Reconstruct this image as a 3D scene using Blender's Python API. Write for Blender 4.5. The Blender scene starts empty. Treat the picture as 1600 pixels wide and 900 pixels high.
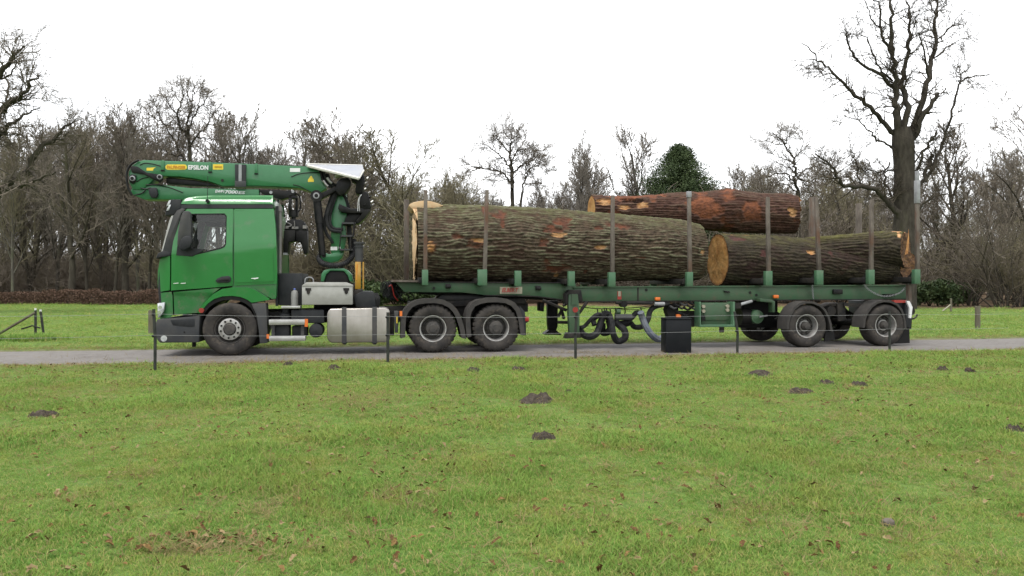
import bpy, bmesh, math, random
import numpy as np
from mathutils import Vector, Matrix
R = math.radians
random.seed(7)
rng = np.random.default_rng(7)
scene = bpy.context.scene

# ------------------------------------------------------------------ camera
F, HZ, CZ = 1256.0, 445.0, 1.42            # focal length in photo pixels, horizon row, eye height above the road
cam = bpy.data.cameras.new('camera'); cam_o = bpy.data.objects.new('camera', cam)
scene.collection.objects.link(cam_o)
cam.sensor_width = 36; cam.lens = F / 1600 * 36; cam.shift_y = (HZ - 450) / 1600
cam.clip_start = .05; cam.clip_end = 6000
cam_o.location = (0, 0, CZ); cam_o.rotation_euler = (R(90), 0, 0)
scene.camera = cam_o

# ------------------------------------------------------------------ sky, sun, exposure
SUN_EL, SUN_AZ = R(70), R(205)             # azimuth clockwise from +Y: behind and a little left of the camera
w = bpy.data.worlds.new('World'); scene.world = w; w.use_nodes = True
nt = w.node_tree; nt.nodes.clear()
def N(t, kind, **k):
    n = t.nodes.new(kind)
    for a, b in k.items():
        if a.startswith('_'): setattr(n, a[1:], b)
        else: n.inputs[a.replace('__', ' ')].default_value = b
    return n
sky = N(nt, 'ShaderNodeTexSky', _sky_type='NISHITA', _sun_disc=False, _sun_elevation=SUN_EL, _sun_rotation=SUN_AZ, _air_density=1.0, _dust_density=3.0)
bg1 = N(nt, 'ShaderNodeBackground', Strength=.12)
tc = N(nt, 'ShaderNodeTexCoord')
mp = N(nt, 'ShaderNodeMapping'); mp.inputs['Scale'].default_value = (1, 1, 2.6)
cn = N(nt, 'ShaderNodeTexNoise', Scale=1.6, Detail=5, Roughness=.5)
cr = N(nt, 'ShaderNodeMapRange'); cr.inputs['From Min'].default_value = .3; cr.inputs['From Max'].default_value = .62
cr.inputs['To Min'].default_value = .80; cr.inputs['To Max'].default_value = .98
bg2 = N(nt, 'ShaderNodeBackground', Strength=.80); bg2.inputs['Color'].default_value = (.975, .985, 1, 1)   # the cloud layer
mx = N(nt, 'ShaderNodeMixShader'); out = N(nt, 'ShaderNodeOutputWorld')
lk = nt.links.new
lk(tc.outputs['Generated'], mp.inputs['Vector']); lk(mp.outputs[0], cn.inputs['Vector']); lk(cn.outputs[0], cr.inputs[0]); lk(cr.outputs[0], mx.inputs[0])
cs = N(nt, 'ShaderNodeMapRange'); cs.inputs['From Min'].default_value = .35; cs.inputs['From Max'].default_value = .6; cs.inputs['To Min'].default_value = .37; cs.inputs['To Max'].default_value = .95
lk(cn.outputs[0], cs.inputs[0]); lk(cs.outputs[0], bg2.inputs['Strength'])
lk(sky.outputs[0], bg1.inputs[0]); lk(bg1.outputs[0], mx.inputs[1]); lk(bg2.outputs[0], mx.inputs[2]); lk(mx.outputs[0], out.inputs[0])
sun = bpy.data.lights.new('sun', 'SUN'); sun.energy = 1.4; sun.angle = R(25); sun.color = (1, .97, .92)
sun_o = bpy.data.objects.new('sun', sun); scene.collection.objects.link(sun_o)
sd = Vector((math.sin(SUN_AZ) * math.cos(SUN_EL), math.cos(SUN_AZ) * math.cos(SUN_EL), math.sin(SUN_EL)))
sun_o.rotation_euler = sd.to_track_quat('Z', 'Y').to_euler(); sun_o.location = (0, -5, 30)
scene.view_settings.view_transform = 'Standard'; scene.view_settings.look = 'None'
scene.view_settings.exposure = 1.36; scene.view_settings.gamma = 1
scene.render.engine = 'CYCLES'
scene.cycles.max_bounces = 6; scene.cycles.diffuse_bounces = 3; scene.cycles.glossy_bounces = 3
scene.cycles.transparent_max_bounces = 12; scene.cycles.transmission_bounces = 4

# ------------------------------------------------------------------ frames and pixels
TH = R(9.8); CT, ST = math.cos(TH), math.sin(TH)
OX, OY = -5.63, 16.07                       # the front tyre's contact point: origin of the vehicles' frame (u along, v away, z up)
def L(px, py, v):                           # pixel -> (u, z) on the upright plane v = const beside the truck
    dx = (px - 800) / F
    t = (v - ST * OX + CT * OY) / (CT - ST * dx)
    return ((t * dx - OX) * CT + (t - OY) * ST, CZ + t * (HZ - py) / F)
def PP(pts, v): return [L(x, y, v) for x, y in pts]
def U2W(u, v, z=0): return Vector((OX + u * CT - v * ST, OY + u * ST + v * CT, z))
def W2V(x, y): return -(x - OX) * ST + (y - OY) * CT
def W2U(x, y): return (x - OX) * CT + (y - OY) * ST
def G(px, py, z=0.0):                       # pixel -> point on the ground
    t = (CZ - z) * F / (py - HZ)
    return Vector(((px - 800) / F * t, t, z))
def D(px, py, d): return Vector(((px - 800) / F * d, d, CZ + d * (HZ - py) / F))

def lv(x, y, v): a, c = L(x, y, v); return Vector((a, v, c))

# ------------------------------------------------------------------ noise
def _h(i, j, k, s):
    n = (i.astype(np.int64) * 374761393 + j.astype(np.int64) * 668265263 + k.astype(np.int64) * 2147483647 + s * 1274126177) & 0x7fffffff
    n = ((n ^ (n >> 13)) * 1274126177) & 0x7fffffff
    return ((n ^ (n >> 16)) & 0xffff) / 65535.0
def vn(x, y, z=None, s=0):
    x = np.asarray(x, float); y = np.asarray(y, float); z = np.zeros_like(x) if z is None else np.asarray(z, float)
    i, j, k = np.floor(x), np.floor(y), np.floor(z)
    a, b, c = x - i, y - j, z - k
    a, b, c = a*a*(3-2*a), b*b*(3-2*b), c*c*(3-2*c)
    r = 0
    for di in (0, 1):
        for dj in (0, 1):
            for dk in (0, 1):
                r = r + _h(i+di, j+dj, k+dk, s) * (a if di else 1-a) * (b if dj else 1-b) * (c if dk else 1-c)
    return r
def fbm(x, y, z=None, o=4, s=0):
    r, a, n = 0, .5, 0
    for q in range(o):
        f = 2 ** q
        r = r + a * vn(np.asarray(x)*f, np.asarray(y)*f, None if z is None else np.asarray(z)*f, s+q); n += a; a *= .5
    return r / n

# ------------------------------------------------------------------ materials
MATS = {}
DEBUG = False
sc3 = lambda c, f: tuple(x*f for x in c)
def mat(name, c1, c2=None, scale=4, rough=.6, metal=0, bump=0, bscale=40, coat=0, lo=.35, hi=.65, c3=None, s3=1.2, lo3=.55, hi3=.7, stretch=(1, 1, 1), detail=6):
    k_ = .66 if max(c1) < .09 and not name.startswith(('twig', 'bark', 'evergreen', 'rhodo', 'soil')) and c1[1] < .06 else .80
    c1 = sc3(c1, k_); c2 = c2 and sc3(c2, k_); c3 = c3 and sc3(c3, k_)
    m = bpy.data.materials.new(name); m.use_nodes = True; t = m.node_tree; b = t.nodes['Principled BSDF']; l = t.links.new
    b.inputs['Roughness'].default_value = rough; b.inputs['Metallic'].default_value = metal
    b.inputs['Coat Weight'].default_value = coat; b.inputs['Coat Roughness'].default_value = .12
    b.inputs['Base Color'].default_value = (*c1, 1)
    b.inputs['Specular IOR Level'].default_value = .16 if max(c1) < .06 and c1[1] < .05 else (.12 if rough > .7 else .4)      # grimy, matt surfaces
    tc = N(t, 'ShaderNodeTexCoord'); mp = N(t, 'ShaderNodeMapping'); mp.inputs['Scale'].default_value = stretch
    l(tc.outputs['Object'], mp.inputs[0])
    col = None
    def layer(base, c, sc, lo, hi, seed):
        n = N(t, 'ShaderNodeTexNoise', Scale=sc, Detail=detail, Roughness=.62); n.noise_dimensions = '4D'; n.inputs['W'].default_value = seed
        l(mp.outputs[0], n.inputs['Vector'])
        r = N(t, 'ShaderNodeMapRange'); r.inputs[1].default_value = lo; r.inputs[2].default_value = hi; l(n.outputs[0], r.inputs[0])
        q = N(t, 'ShaderNodeMix', _data_type='RGBA'); l(r.outputs[0], q.inputs['Factor'])
        if base is None: q.inputs['A'].default_value = (*c1, 1)
        else: l(base, q.inputs['A'])
        q.inputs['B'].default_value = (*c, 1); return q.outputs['Result']
    if c2: col = layer(None, c2, scale, lo, hi, 1)
    if c3: col = layer(col, c3, s3, lo3, hi3, 5)
    if col: l(col, b.inputs['Base Color'])
    if bump:
        n = N(t, 'ShaderNodeTexNoise', Scale=bscale, Detail=5); l(mp.outputs[0], n.inputs['Vector'])
        p = N(t, 'ShaderNodeBump', Strength=bump, Distance=.02); l(n.outputs[0], p.inputs['Height']); l(p.outputs[0], b.inputs['Normal'])
    MATS[name] = m; return m

DUST = (.17, .15, .12)
mat('cab_paint', (.012, .165, .029), (.018, .182, .037), 2.2, .28, 0, .12, 1.6, .5, c3=(.085, .155, .075), s3=3.6, lo3=.56, hi3=.82)
mat('cab_paint_low', (.015, .148, .031), (.065, .135, .065), 5, .40, 0, .02, 4, .25, .4, .8, c3=(.12, .125, .085), s3=9, lo3=.54, hi3=.72)
mat('crane_paint', (.019, .140, .047), (.028, .158, .058), 3, .4, 0, .03, 6, .25, c3=(.09, .13, .08), s3=5, lo3=.62, hi3=.8)
mat('trailer_paint', (.034, .095, .042), (.056, .09, .05), 5, .55, 0, .08, 30, 0, c3=(.10, .075, .05), s3=6, lo3=.58, hi3=.75)
mat('pocket_paint', (.045, .135, .066), (.08, .15, .085), 6, .5, 0, .06, 30, 0, c3=(.12, .10, .075), s3=9, lo3=.6, hi3=.75)
mat('dark_plastic', (.024, .027, .031), (.045, .046, .048), 4, .55, 0, .04, 60)
mat('grey_plastic', (.052, .056, .062), (.088, .086, .082), 3, .6, 0, .05, 60)
mat('black', (.008, .008, .009), (.018, .017, .016), 5, .5)
mat('black_steel', (.011, .012, .014), (.028, .026, .024), 7, .38, .1, .05, 40)
mat('chassis', (.014, .0145, .016), (.045, .04, .034), 5, .7, 0, .1, 30)
mat('rubber', (.026, .025, .025), (.085, .075, .066), 4, .85, 0, .15, 60, lo=.3, hi=.75, c3=(.13, .11, .088), s3=7, lo3=.54, hi3=.72)
mat('fender', (.048, .046, .045), (.075, .069, .063), 4, .75, 0, .1, 40, c3=(.11, .085, .065), s3=5, lo3=.62, hi3=.8)
mat('alu', (.52, .52, .50), (.40, .39, .37), 5, .38, .75, .03, 60)
mat('tank_alu', (.43, .405, .37), (.32, .295, .26), 3, .30, .95, .06, 20, c3=(.42, .36, .28), s3=4, lo3=.58, hi3=.8, stretch=(1, 1, .5))
mat('toolbox_alu', (.38, .38, .355), (.31, .305, .28), 6, .5, .25, .03, 30, c3=(.30, .27, .22), s3=9, lo3=.66, hi3=.78)
mat('rim_dark', (.05, .05, .05), (.11, .10, .09), 8, .6, .2, .1, 60)
mat('rim_light', (.48, .48, .47), (.30, .28, .26), 9, .42, .5)
mat('chrome', (.8, .8, .8), (.7, .7, .7), 3, .15, 1)
mat('orange_lens', (.75, .19, .03), (.6, .13, .02), 6, .3)
mat('red_lens', (.35, .03, .025), (.25, .03, .02), 6, .3)
mat('white_print', (.78, .78, .78), (.7, .7, .7), 6, .5)
mat('yellow_print', (.80, .62, .05), (.72, .52, .04), 8, .5)
mat('orange_print', (.55, .22, .02), None)
mat('red_print', (.42, .06, .05), (.3, .08, .06), 30, .6)
mat('cream_plate', (.36, .34, .26), (.24, .22, .16), 22, .7)
mat('yellow_paint', (.46, .25, .015), (.32, .17, .02), 6, .35, 0, 0, 10, .4)
mat('grey_pipe', (.16, .16, .16), (.26, .24, .22), 5, .5, .4)
mat('stake_steel', (.095, .08, .068), (.19, .165, .14), 7, .75, .1, .2, 50, c3=(.13, .07, .045), s3=4, lo3=.5, hi3=.68, stretch=(1, 1, .35))
mat('galvanised', (.36, .37, .38), (.25, .25, .26), 6, .55, .4, .1, 40)
mat('hose', (.014, .015, .017), (.045, .045, .046), 7, .7, 0, .2, 70)
mat('blue_hose', (.06, .08, .12), (.15, .16, .17), 6, .7, 0, .2, 60)
mat('cover_sheet', (.33, .34, .36), (.24, .25, .28), 3, .45, .2, c3=(.28, .30, .34), s3=1.5, lo3=.5, hi3=.6)
mat('cover_rim', (.7, .69, .64), (.55, .53, .48), 5, .5)
mat('cylinder_grey', (.27, .27, .26), (.20, .20, .19), 8, .45, .1)
mat('blue_cap', (.08, .12, .35), None)
mat('post_plastic', (.03, .034, .03), (.06, .062, .055), 6, .6)
mat('post_wood', (.10, .085, .06), (.17, .155, .12), 8, .9, 0, .5, 40, c3=(.08, .11, .04), s3=4, lo3=.5, hi3=.7, stretch=(1, 1, .25))
mat('wire', (.30, .30, .30), None, rough=.5)
mat('bin_plastic', (.008, .010, .013), (.014, .015, .018), 4, .45, 0, .03, 30)
mat('soil', (.042, .034, .028), (.095, .078, .062), 14, .95, 0, .9, 60)
mat('bark_wood', (.036, .031, .024), (.085, .076, .058), 5, .95, 0, .8, 14, c3=(.075, .075, .04), s3=1.3, lo3=.55, hi3=.75, stretch=(1, 1, .35))
mat('bark_veteran', (.032, .027, .022), (.072, .063, .05), 5, .95, 0, .8, 14, c3=(.05, .05, .028), s3=1.3, lo3=.55, hi3=.75, stretch=(1, 1, .35))
mat('bark_grey', (.075, .068, .058), (.15, .138, .115), 5, .95, 0, .8, 14, c3=(.10, .115, .06), s3=1.1, lo3=.5, hi3=.7, stretch=(1, 1, .35))
mat('twig_brown', (.128, .106, .084), (.195, .168, .135), .5, .9)
mat('twig_grey', (.17, .15, .124), (.25, .225, .19), .5, .9)
mat('twig_olive', (.155, .138, .085), (.225, .20, .13), .5, .9)
mat('twig_dark', (.06, .048, .037), (.10, .083, .064), .5, .9)
mat('twig_red', (.135, .085, .06), (.10, .062, .046), .9, .9)
mat('evergreen', (.028, .048, .018), (.06, .085, .032), 1.2, .7)
mat('rhododendron', (.03, .055, .02), (.085, .115, .045), 2, .5)
mat('cut_wood', (.44, .225, .066), (.52, .31, .12), 6, .8, 0, .25, 24, c3=(.30, .13, .04), s3=2.5, lo3=.5, hi3=.75)
mat('fresh_wood', (.52, .34, .18), (.58, .44, .28), 5, .8, 0, .25, 24, c3=(.45, .22, .09), s3=3, lo3=.55, hi3=.75)
mat('orange_wood', (.44, .20, .06), (.55, .31, .12), 6, .8, 0, .3, 24, c3=(.18, .075, .035), s3=4, lo3=.45, hi3=.65)
mat('sawn_end', (.07, .035, .02), (.26, .14, .06), 5, .85, 0, .6, 18, lo=.42, hi=.62, stretch=(1, 1, 4))
def ring_grain(name):                         # growth rings and a darker sapwood rim on a sawn face
    t = MATS[name].node_tree; l = t.links.new; b = t.nodes['Principled BSDF']; src = b.inputs['Base Color'].links[0].from_socket
    a = N(t, 'ShaderNodeAttribute', _attribute_name='rr').outputs['Fac']; tc = N(t, 'ShaderNodeTexCoord'); n = N(t, 'ShaderNodeTexNoise', Scale=3.5, Detail=4); l(tc.outputs['Object'], n.inputs['Vector'])
    def mm(op, x, y):
        q = N(t, 'ShaderNodeMath', _operation=op)
        for k, v in enumerate((x, y)):
            if v is None: continue
            if isinstance(v, (int, float)): q.inputs[k].default_value = v
            else: l(v, q.inputs[k])
        return q.outputs[0]
    wv = mm('SINE', mm('ADD', mm('MULTIPLY', a, 62), mm('MULTIPLY', n.outputs[0], 22)), None); f = mm('ADD', mm('MULTIPLY', wv, .12), .14)
    rim = N(t, 'ShaderNodeMapRange'); rim.inputs[1].default_value = .90; rim.inputs[2].default_value = .95; rim.inputs[4].default_value = .6; l(a, rim.inputs[0])
    q = N(t, 'ShaderNodeMix', _data_type='RGBA'); l(mm('ADD', f, rim.outputs[0]), q.inputs['Factor']); l(src, q.inputs['A']); q.inputs['B'].default_value = (.13, .06, .025, 1); l(q.outputs['Result'], b.inputs['Base Color'])
for k in ('cut_wood', 'orange_wood', 'sawn_end'): ring_grain(k)
mat('mud', (.11, .085, .06), (.17, .14, .10), 5, .95, 0, .6, 30)
def glass(name, tint, gl):
    m = bpy.data.materials.new(name); m.use_nodes = True; t = m.node_tree; t.nodes.clear(); l = t.links.new
    a = N(t, 'ShaderNodeBsdfTransparent', Color=(*tint, 1)); g = N(t, 'ShaderNodeBsdfGlossy', Roughness=.03)
    f0 = N(t, 'ShaderNodeLayerWeight', Blend=.5); f = N(t, 'ShaderNodeMath', _operation='POWER'); f.inputs[1].default_value = 4; l(f0.outputs['Facing'], f.inputs[0])
    q = N(t, 'ShaderNodeMath', _operation='MULTIPLY_ADD'); q.inputs[1].default_value = gl*.8; q.inputs[2].default_value = .03
    x = N(t, 'ShaderNodeMixShader'); o = N(t, 'ShaderNodeOutputMaterial')
    l(f.outputs[0], q.inputs[0]); l(q.outputs[0], x.inputs[0]); l(a.outputs[0], x.inputs[1]); l(g.outputs[0], x.inputs[2]); l(x.outputs[0], o.inputs[0])
    MATS[name] = m
glass('glass', (.88, .9, .89), 1.0)
mat('lamp_glass', (.75, .77, .78), (.35, .36, .38), 14, .15, .3)

# ------------------------------------------------------------------ object helpers
COL = scene.collection
def tag(o, label=None, cat=None, group=None, kind=None):
    if label: o['label'] = label
    if cat: o['category'] = cat
    if group: o['group'] = group
    if kind: o['kind'] = kind
    return o
def link(name, me, parent=None, m=None):
    o = bpy.data.objects.new(name, me); COL.objects.link(o)
    if m and not me.materials: me.materials.append(MATS[m])
    if parent: o.parent = parent
    return o
def mesh_np(name, V, Q=None, T=None, smooth=True, attrs=None):
    me = bpy.data.meshes.new(name); V = np.asarray(V, np.float32); me.vertices.add(len(V)); me.vertices.foreach_set('co', V.ravel())
    li, ls, st = [], [], 0
    for A, k in ((Q, 4), (T, 3)):
        if A is None or len(A) == 0: continue
        A = np.asarray(A, np.int32); li.append(A.ravel()); ls.append(np.full(len(A), k, np.int32))
    li = np.concatenate(li); ls = np.concatenate(ls); starts = np.concatenate(([0], np.cumsum(ls)[:-1])).astype(np.int32)
    me.loops.add(len(li)); me.loops.foreach_set('vertex_index', li)
    me.polygons.add(len(ls)); me.polygons.foreach_set('loop_start', starts); me.polygons.foreach_set('loop_total', ls)
    me.polygons.foreach_set('use_smooth', np.full(len(ls), smooth)); me.update(calc_edges=True)
    for k, a in (attrs or {}).items():
        at = me.attributes.new(k, 'FLOAT', 'POINT'); at.data.foreach_set('value', np.asarray(a, np.float32))
    return me
def catmull(pts, n=8):
    P = [Vector(p) for p in pts]; P = [P[0]*2 - P[1]] + P + [P[-1]*2 - P[-2]]; o = []
    for i in range(1, len(P)-2):
        for k in range(n):
            t = k/n; a, b, c, d = P[i-1:i+3]
            o.append(.5*((2*b) + (c-a)*t + (2*a-5*b+4*c-d)*t*t + (3*b-a-3*c+d)*t**3))
    o.append(P[-2]); return o
class MB:
    """collects shapes in (u, v, z) and links them as one mesh"""
    def __init__(s): s.bm = bmesh.new()
    def _add(s, vs, fs):
        b = [s.bm.verts.new(v) for v in vs]
        for f in fs:
            try: s.bm.faces.new([b[i] for i in f])
            except ValueError: pass
        return s
    def prism(s, poly, v0, v1):
        n = len(poly)
        return s._add([(u, v0, z) for u, z in poly] + [(u, v1, z) for u, z in poly],
                      [list(range(n)), list(range(2*n-1, n-1, -1))] + [(i, (i+1) % n, n+(i+1) % n, n+i) for i in range(n)])
    def box(s, u0, u1, v0, v1, z0, z1): return s.prism([(u0, z0), (u1, z0), (u1, z1), (u0, z1)], v0, v1)
    def pbox(s, x0, y0, x1, y1, v, dv):
        a = L(x0, y1, v); b = L(x1, y0, v); c = L(x1, y1, v)
        return s.box(a[0], b[0], v, v+dv, min(a[1], c[1]), b[1])
    def pprism(s, px, v, dv): return s.prism(PP(px, v), v, v+dv)
    def loft(s, rings):
        n = len(rings[0]); vs = [p for r in rings for p in r]; fs = []
        for k in range(len(rings)-1):
            fs += [(k*n+i, k*n+(i+1) % n, (k+1)*n+(i+1) % n, (k+1)*n+i) for i in range(n)]
        fs += [list(range(n-1, -1, -1)), list(range((len(rings)-1)*n, len(rings)*n))]
        return s._add(vs, fs)
    def tube(s, pts, r, k=8, n=0):
        P = [Vector(p) for p in pts]
        if n: P = catmull(P, n)
        rr = (lambda i: r) if not callable(r) else r
        rings = []; ref = None
        for i, p in enumerate(P):
            d = (P[min(i+1, len(P)-1)] - P[max(i-1, 0)]).normalized()
            if ref is None: ref = d.orthogonal().normalized()
            ref = (ref - d*ref.dot(d)).normalized(); b = d.cross(ref)
            rings.append([p + (ref*math.cos(2*math.pi*j/k) + b*math.sin(2*math.pi*j/k)) * rr(i) for j in range(k)])
        return s.loft(rings)
    def cyl(s, c, r, axis, ln, k=20, r2=None):
        c = Vector(c); d = Vector({'u': (1, 0, 0), 'v': (0, 1, 0), 'z': (0, 0, 1)}[axis]) if isinstance(axis, str) else Vector(axis).normalized()
        a = d.orthogonal().normalized(); b = d.cross(a); r2 = r if r2 is None else r2
        return s.loft([[c + (a*math.cos(2*math.pi*j/k) + b*math.sin(2*math.pi*j/k))*rr + d*t for j in range(k)] for rr, t in ((r, 0), (r2, ln))])
    def lathe(s, c, prof, k=48, rad=None):
        """revolve (r, v) about the v axis through c"""
        c = Vector(c); n = len(prof); vs = []; fs = []
        for j in range(k):
            a = 2*math.pi*j/k
            for q, (r, v) in enumerate(prof):
                if rad: r = r + rad(j, q)
                vs.append((c.x + r*math.cos(a), c.y + v, c.z + r*math.sin(a)))
        for j in range(k):
            for q in range(n-1): fs.append((j*n+q, j*n+q+1, ((j+1) % k)*n+q+1, ((j+1) % k)*n+q))
        return s._add(vs, fs)
    def build(s, name, m, parent=None, bevel=0, ang=35, off=None, seg=2):
        bm = s.bm
        bmesh.ops.remove_doubles(bm, verts=bm.verts, dist=1e-5)
        bmesh.ops.recalc_face_normals(bm, faces=bm.faces)
        if bevel:
            es = [e for e in bm.edges if len(e.link_faces) == 2 and e.calc_face_angle(0) > R(30)]
            bmesh.ops.bevel(bm, geom=es, offset=bevel, segments=seg, profile=.5, affect='EDGES', clamp_overlap=True)
        o3 = Vector(off if off is not None else (parent.get('org', (0, 0, 0)) if parent else (0, 0, 0)))
        if o3.length: bmesh.ops.translate(bm, verts=bm.verts, vec=-o3)
        me = bpy.data.meshes.new(name); bm.to_mesh(me); bm.free()
        me.polygons.foreach_set('use_smooth', [True]*len(me.polygons)); me.set_sharp_from_angle(angle=R(ang))
        o = link(name, me, parent, m)
        if parent is not None: o['org'] = tuple(o3)
        return o
def panel(name, m, parent, outline, vf, holes=(), thick=.03, grid=.09, flip=False):
    """a curved sheet-metal panel: outline in (u, z), surface at v = vf(u, z), turned back edges"""
    bm = bmesh.new(); es = []
    for loop in [outline] + list(holes):
        vs = [bm.verts.new((u, 0, z)) for u, z in loop]
        es += [bm.edges.new((vs[i], vs[(i+1) % len(vs)])) for i in range(len(vs))]
    bmesh.ops.triangle_fill(bm, edges=es, use_beauty=True)
    us = [p[0] for p in outline]; zs = [p[1] for p in outline]
    for lo, hi, nx in ((min(us), max(us), (1, 0, 0)), (min(zs), max(zs), (0, 0, 1))):
        x = lo + grid
        while x < hi:
            bmesh.ops.bisect_plane(bm, geom=bm.verts[:] + bm.edges[:] + bm.faces[:], plane_co=(x*nx[0], 0, x*nx[2]), plane_no=nx, dist=1e-5); x += grid
    for v in bm.verts: v.co.y = vf(v.co.x, v.co.z)
    bd = [e for e in bm.edges if e.is_boundary]
    r = bmesh.ops.extrude_edge_only(bm, edges=bd)
    for v in [g for g in r['geom'] if isinstance(g, bmesh.types.BMVert)]: v.co.y += thick
    if flip:
        for v in bm.verts: v.co.y = 2.5 - v.co.y
    bmesh.ops.recalc_face_normals(bm, faces=bm.faces)
    o3 = Vector(parent.get('org', (0, 0, 0))); bmesh.ops.translate(bm, verts=bm.verts, vec=-o3)
    me = bpy.data.meshes.new(name); bm.to_mesh(me); bm.free()
    me.polygons.foreach_set('use_smooth', [True]*len(me.polygons)); me.set_sharp_from_angle(angle=R(40))
    o = link(name, me, parent, m); o['org'] = tuple(o3); return o
def root(name, u, v, label, cat, z=0):
    o = bpy.data.objects.new(name, None); COL.objects.link(o); o.empty_display_size = .2
    o.location = U2W(u, v, z); o.rotation_euler = (0, 0, TH); o['org'] = (u, v, z); tag(o, label, cat); return o
def copy_tree(o, parent=None):
    c = o.copy(); COL.objects.link(c); c.parent = parent
    for ch in list(o.children): copy_tree(ch, c)
    return c
def text(name, body, m, parent, rect, v, bold=.0, shear=0.0):
    """lettering fitted to a pixel rectangle on the plane v"""
    cu = bpy.data.curves.new(name, 'FONT'); cu.body = body; cu.size = 1; cu.offset = bold; cu.shear = shear; cu.extrude = .01; cu.resolution_u = 3
    t = bpy.data.objects.new('t', cu); COL.objects.link(t); bpy.context.view_layer.update()
    me = bpy.data.meshes.new_from_object(t.evaluated_get(bpy.context.evaluated_depsgraph_get())); bpy.data.objects.remove(t); bpy.data.curves.remove(cu)
    V = np.empty(len(me.vertices)*3, np.float32); me.vertices.foreach_get('co', V); V = V.reshape(-1, 3)
    a = L(rect[0], rect[3], v); b = L(rect[2], rect[1], v)
    lo, hi = V.min(0), V.max(0); s = (V - lo) / np.maximum(hi - lo, 1e-6); org = parent.get('org', (0, 0, 0))
    W = np.stack([a[0] + s[:, 0]*(b[0]-a[0]) - org[0], v - .006*(s[:, 2]) - org[1], a[1] + s[:, 1]*(b[1]-a[1]) - org[2]], 1)
    me.vertices.foreach_set('co', W.astype(np.float32).ravel()); me.update(); me.name = name
    me.materials.clear(); o = link(name, me, parent, m); o['org'] = tuple(org); return o

# ------------------------------------------------------------------ ground
V_NEAR, V_FAR = -1.2, 2.2                   # road edges
def edge_n(u): return V_NEAR + .10*(fbm(u*.8, u*0+3.1, o=3, s=3) - .5)*2
def edge_f(u): return V_FAR + .10*(fbm(u*.8, u*0+9.1, o=3, s=4) - .5)*2
def gz(x, y):
    x = np.asarray(x, float); y = np.asarray(y, float); v = W2V(x, y)
    und = (fbm(x*.35, y*.35, o=3, s=1) - .5)*.16 + (fbm(x*2.2, y*2.2, o=2, s=2) - .5)*.035
    near = np.clip((-1.25 - v)/1.2, 0, 1); far = np.clip((v - 3.0)/1.5, 0, 1)
    lip = np.maximum(np.clip((-1.1 - v)/.25, 0, 1), np.clip((v - 2.1)/.25, 0, 1))
    return und*np.clip(near + far, 0, 1) + .02*near*np.clip(1-(-2.5-v)/2, 0, 1) - .07*np.clip((-3 - v)/8, 0, 1) + .03*far - .06 + .045*lip
xs = np.unique(np.concatenate([np.arange(-34, 34.1, .3), np.arange(-120, 121, 4), np.geomspace(120, 2600, 14), -np.geomspace(120, 2600, 14)]))
ys = np.unique(np.concatenate([np.arange(-4, 26.1, .25), np.arange(26, 70, 1.0), np.arange(70, 140, 6), np.geomspace(140, 3200, 16), -np.geomspace(6, 1500, 10)]))
X, Y = np.meshgrid(xs, ys); Z = gz(X, Y) * np.where((np.abs(X) < 100) & (Y < 120), 1, 0)
nx, ny = len(xs), len(ys); ii = np.arange(nx*ny).reshape(ny, nx)
quads = np.stack([ii[:-1, :-1], ii[:-1, 1:], ii[1:, 1:], ii[1:, :-1]], -1).reshape(-1, 4)
me = mesh_np('meadow', np.stack([X, Y, Z], -1).reshape(-1, 3), quads)
m = bpy.data.materials.new('meadow_ground'); m.use_nodes = True; t = m.node_tree; l = t.links.new; b = t.nodes['Principled BSDF']
b.inputs['Roughness'].default_value = .95; b.inputs['Specular IOR Level'].default_value = .15
tcn = N(t, 'ShaderNodeTexCoord')
def nz(scale, det=5, rough=.6, lo=.35, hi=.65, seed=0):
    n = N(t, 'ShaderNodeTexNoise', Scale=scale, Detail=det, Roughness=rough); n.noise_dimensions = '4D'; n.inputs['W'].default_value = seed
    l(tcn.outputs['Object'], n.inputs['Vector']); r = N(t, 'ShaderNodeMapRange'); r.inputs[1].default_value = lo; r.inputs[2].default_value = hi
    l(n.outputs[0], r.inputs[0]); return r.outputs[0]
def mixc(f, a, c):
    q = N(t, 'ShaderNodeMix', _data_type='RGBA'); l(f, q.inputs['Factor'])
    for k, s in (('A', a), ('B', c)):
        if isinstance(s, tuple): q.inputs[k].default_value = (*s, 1)
        else: l(s, q.inputs[k])
    return q.outputs['Result']
c = mixc(nz(.9), (.085, .150, .027), (.110, .168, .033))
c = mixc(nz(14, 4), c, (.07, .11, .026))
c = mixc(nz(3.1, 6, .65, .6, .75, 3), c, (.16, .145, .05))
c = mixc(nz(1.7, 6, .7, .68, .74, 8), c, (.10, .075, .045))
# woodland floor beyond the field, dirt along the road: real changes of ground cover
sep = N(t, 'ShaderNodeSeparateXYZ'); l(tcn.outputs['Object'], sep.inputs[0])
def ma(op, a, c2=None):
    q = N(t, 'ShaderNodeMath', _operation=op)
    for k, s in enumerate((a, c2)):
        if s is None: continue
        if isinstance(s, (int, float)): q.inputs[k].default_value = s
        else: l(s, q.inputs[k])
    return q.outputs[0]
line = ma('ADD', ma('ADD', sep.outputs['Y'], ma('MULTIPLY', sep.outputs['X'], .195)), ma('MULTIPLY', nz(.25, 4, .6, 0, 1), 3.0))
wf = N(t, 'ShaderNodeMapRange'); wf.inputs[1].default_value = 53.0; wf.inputs[2].default_value = 54.5; l(line, wf.inputs[0])
c = mixc(wf.outputs[0], c, mixc(nz(2.5), (.075, .048, .03), (.12, .085, .05)))
vv = ma('ADD', ma('MULTIPLY', sep.outputs['X'], -ST), ma('MULTIPLY', sep.outputs['Y'], CT)); vv = ma('ADD', vv, -(-OX*ST + OY*CT) )
band = ma('ABSOLUTE', ma('ADD', vv, -.5))
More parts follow.
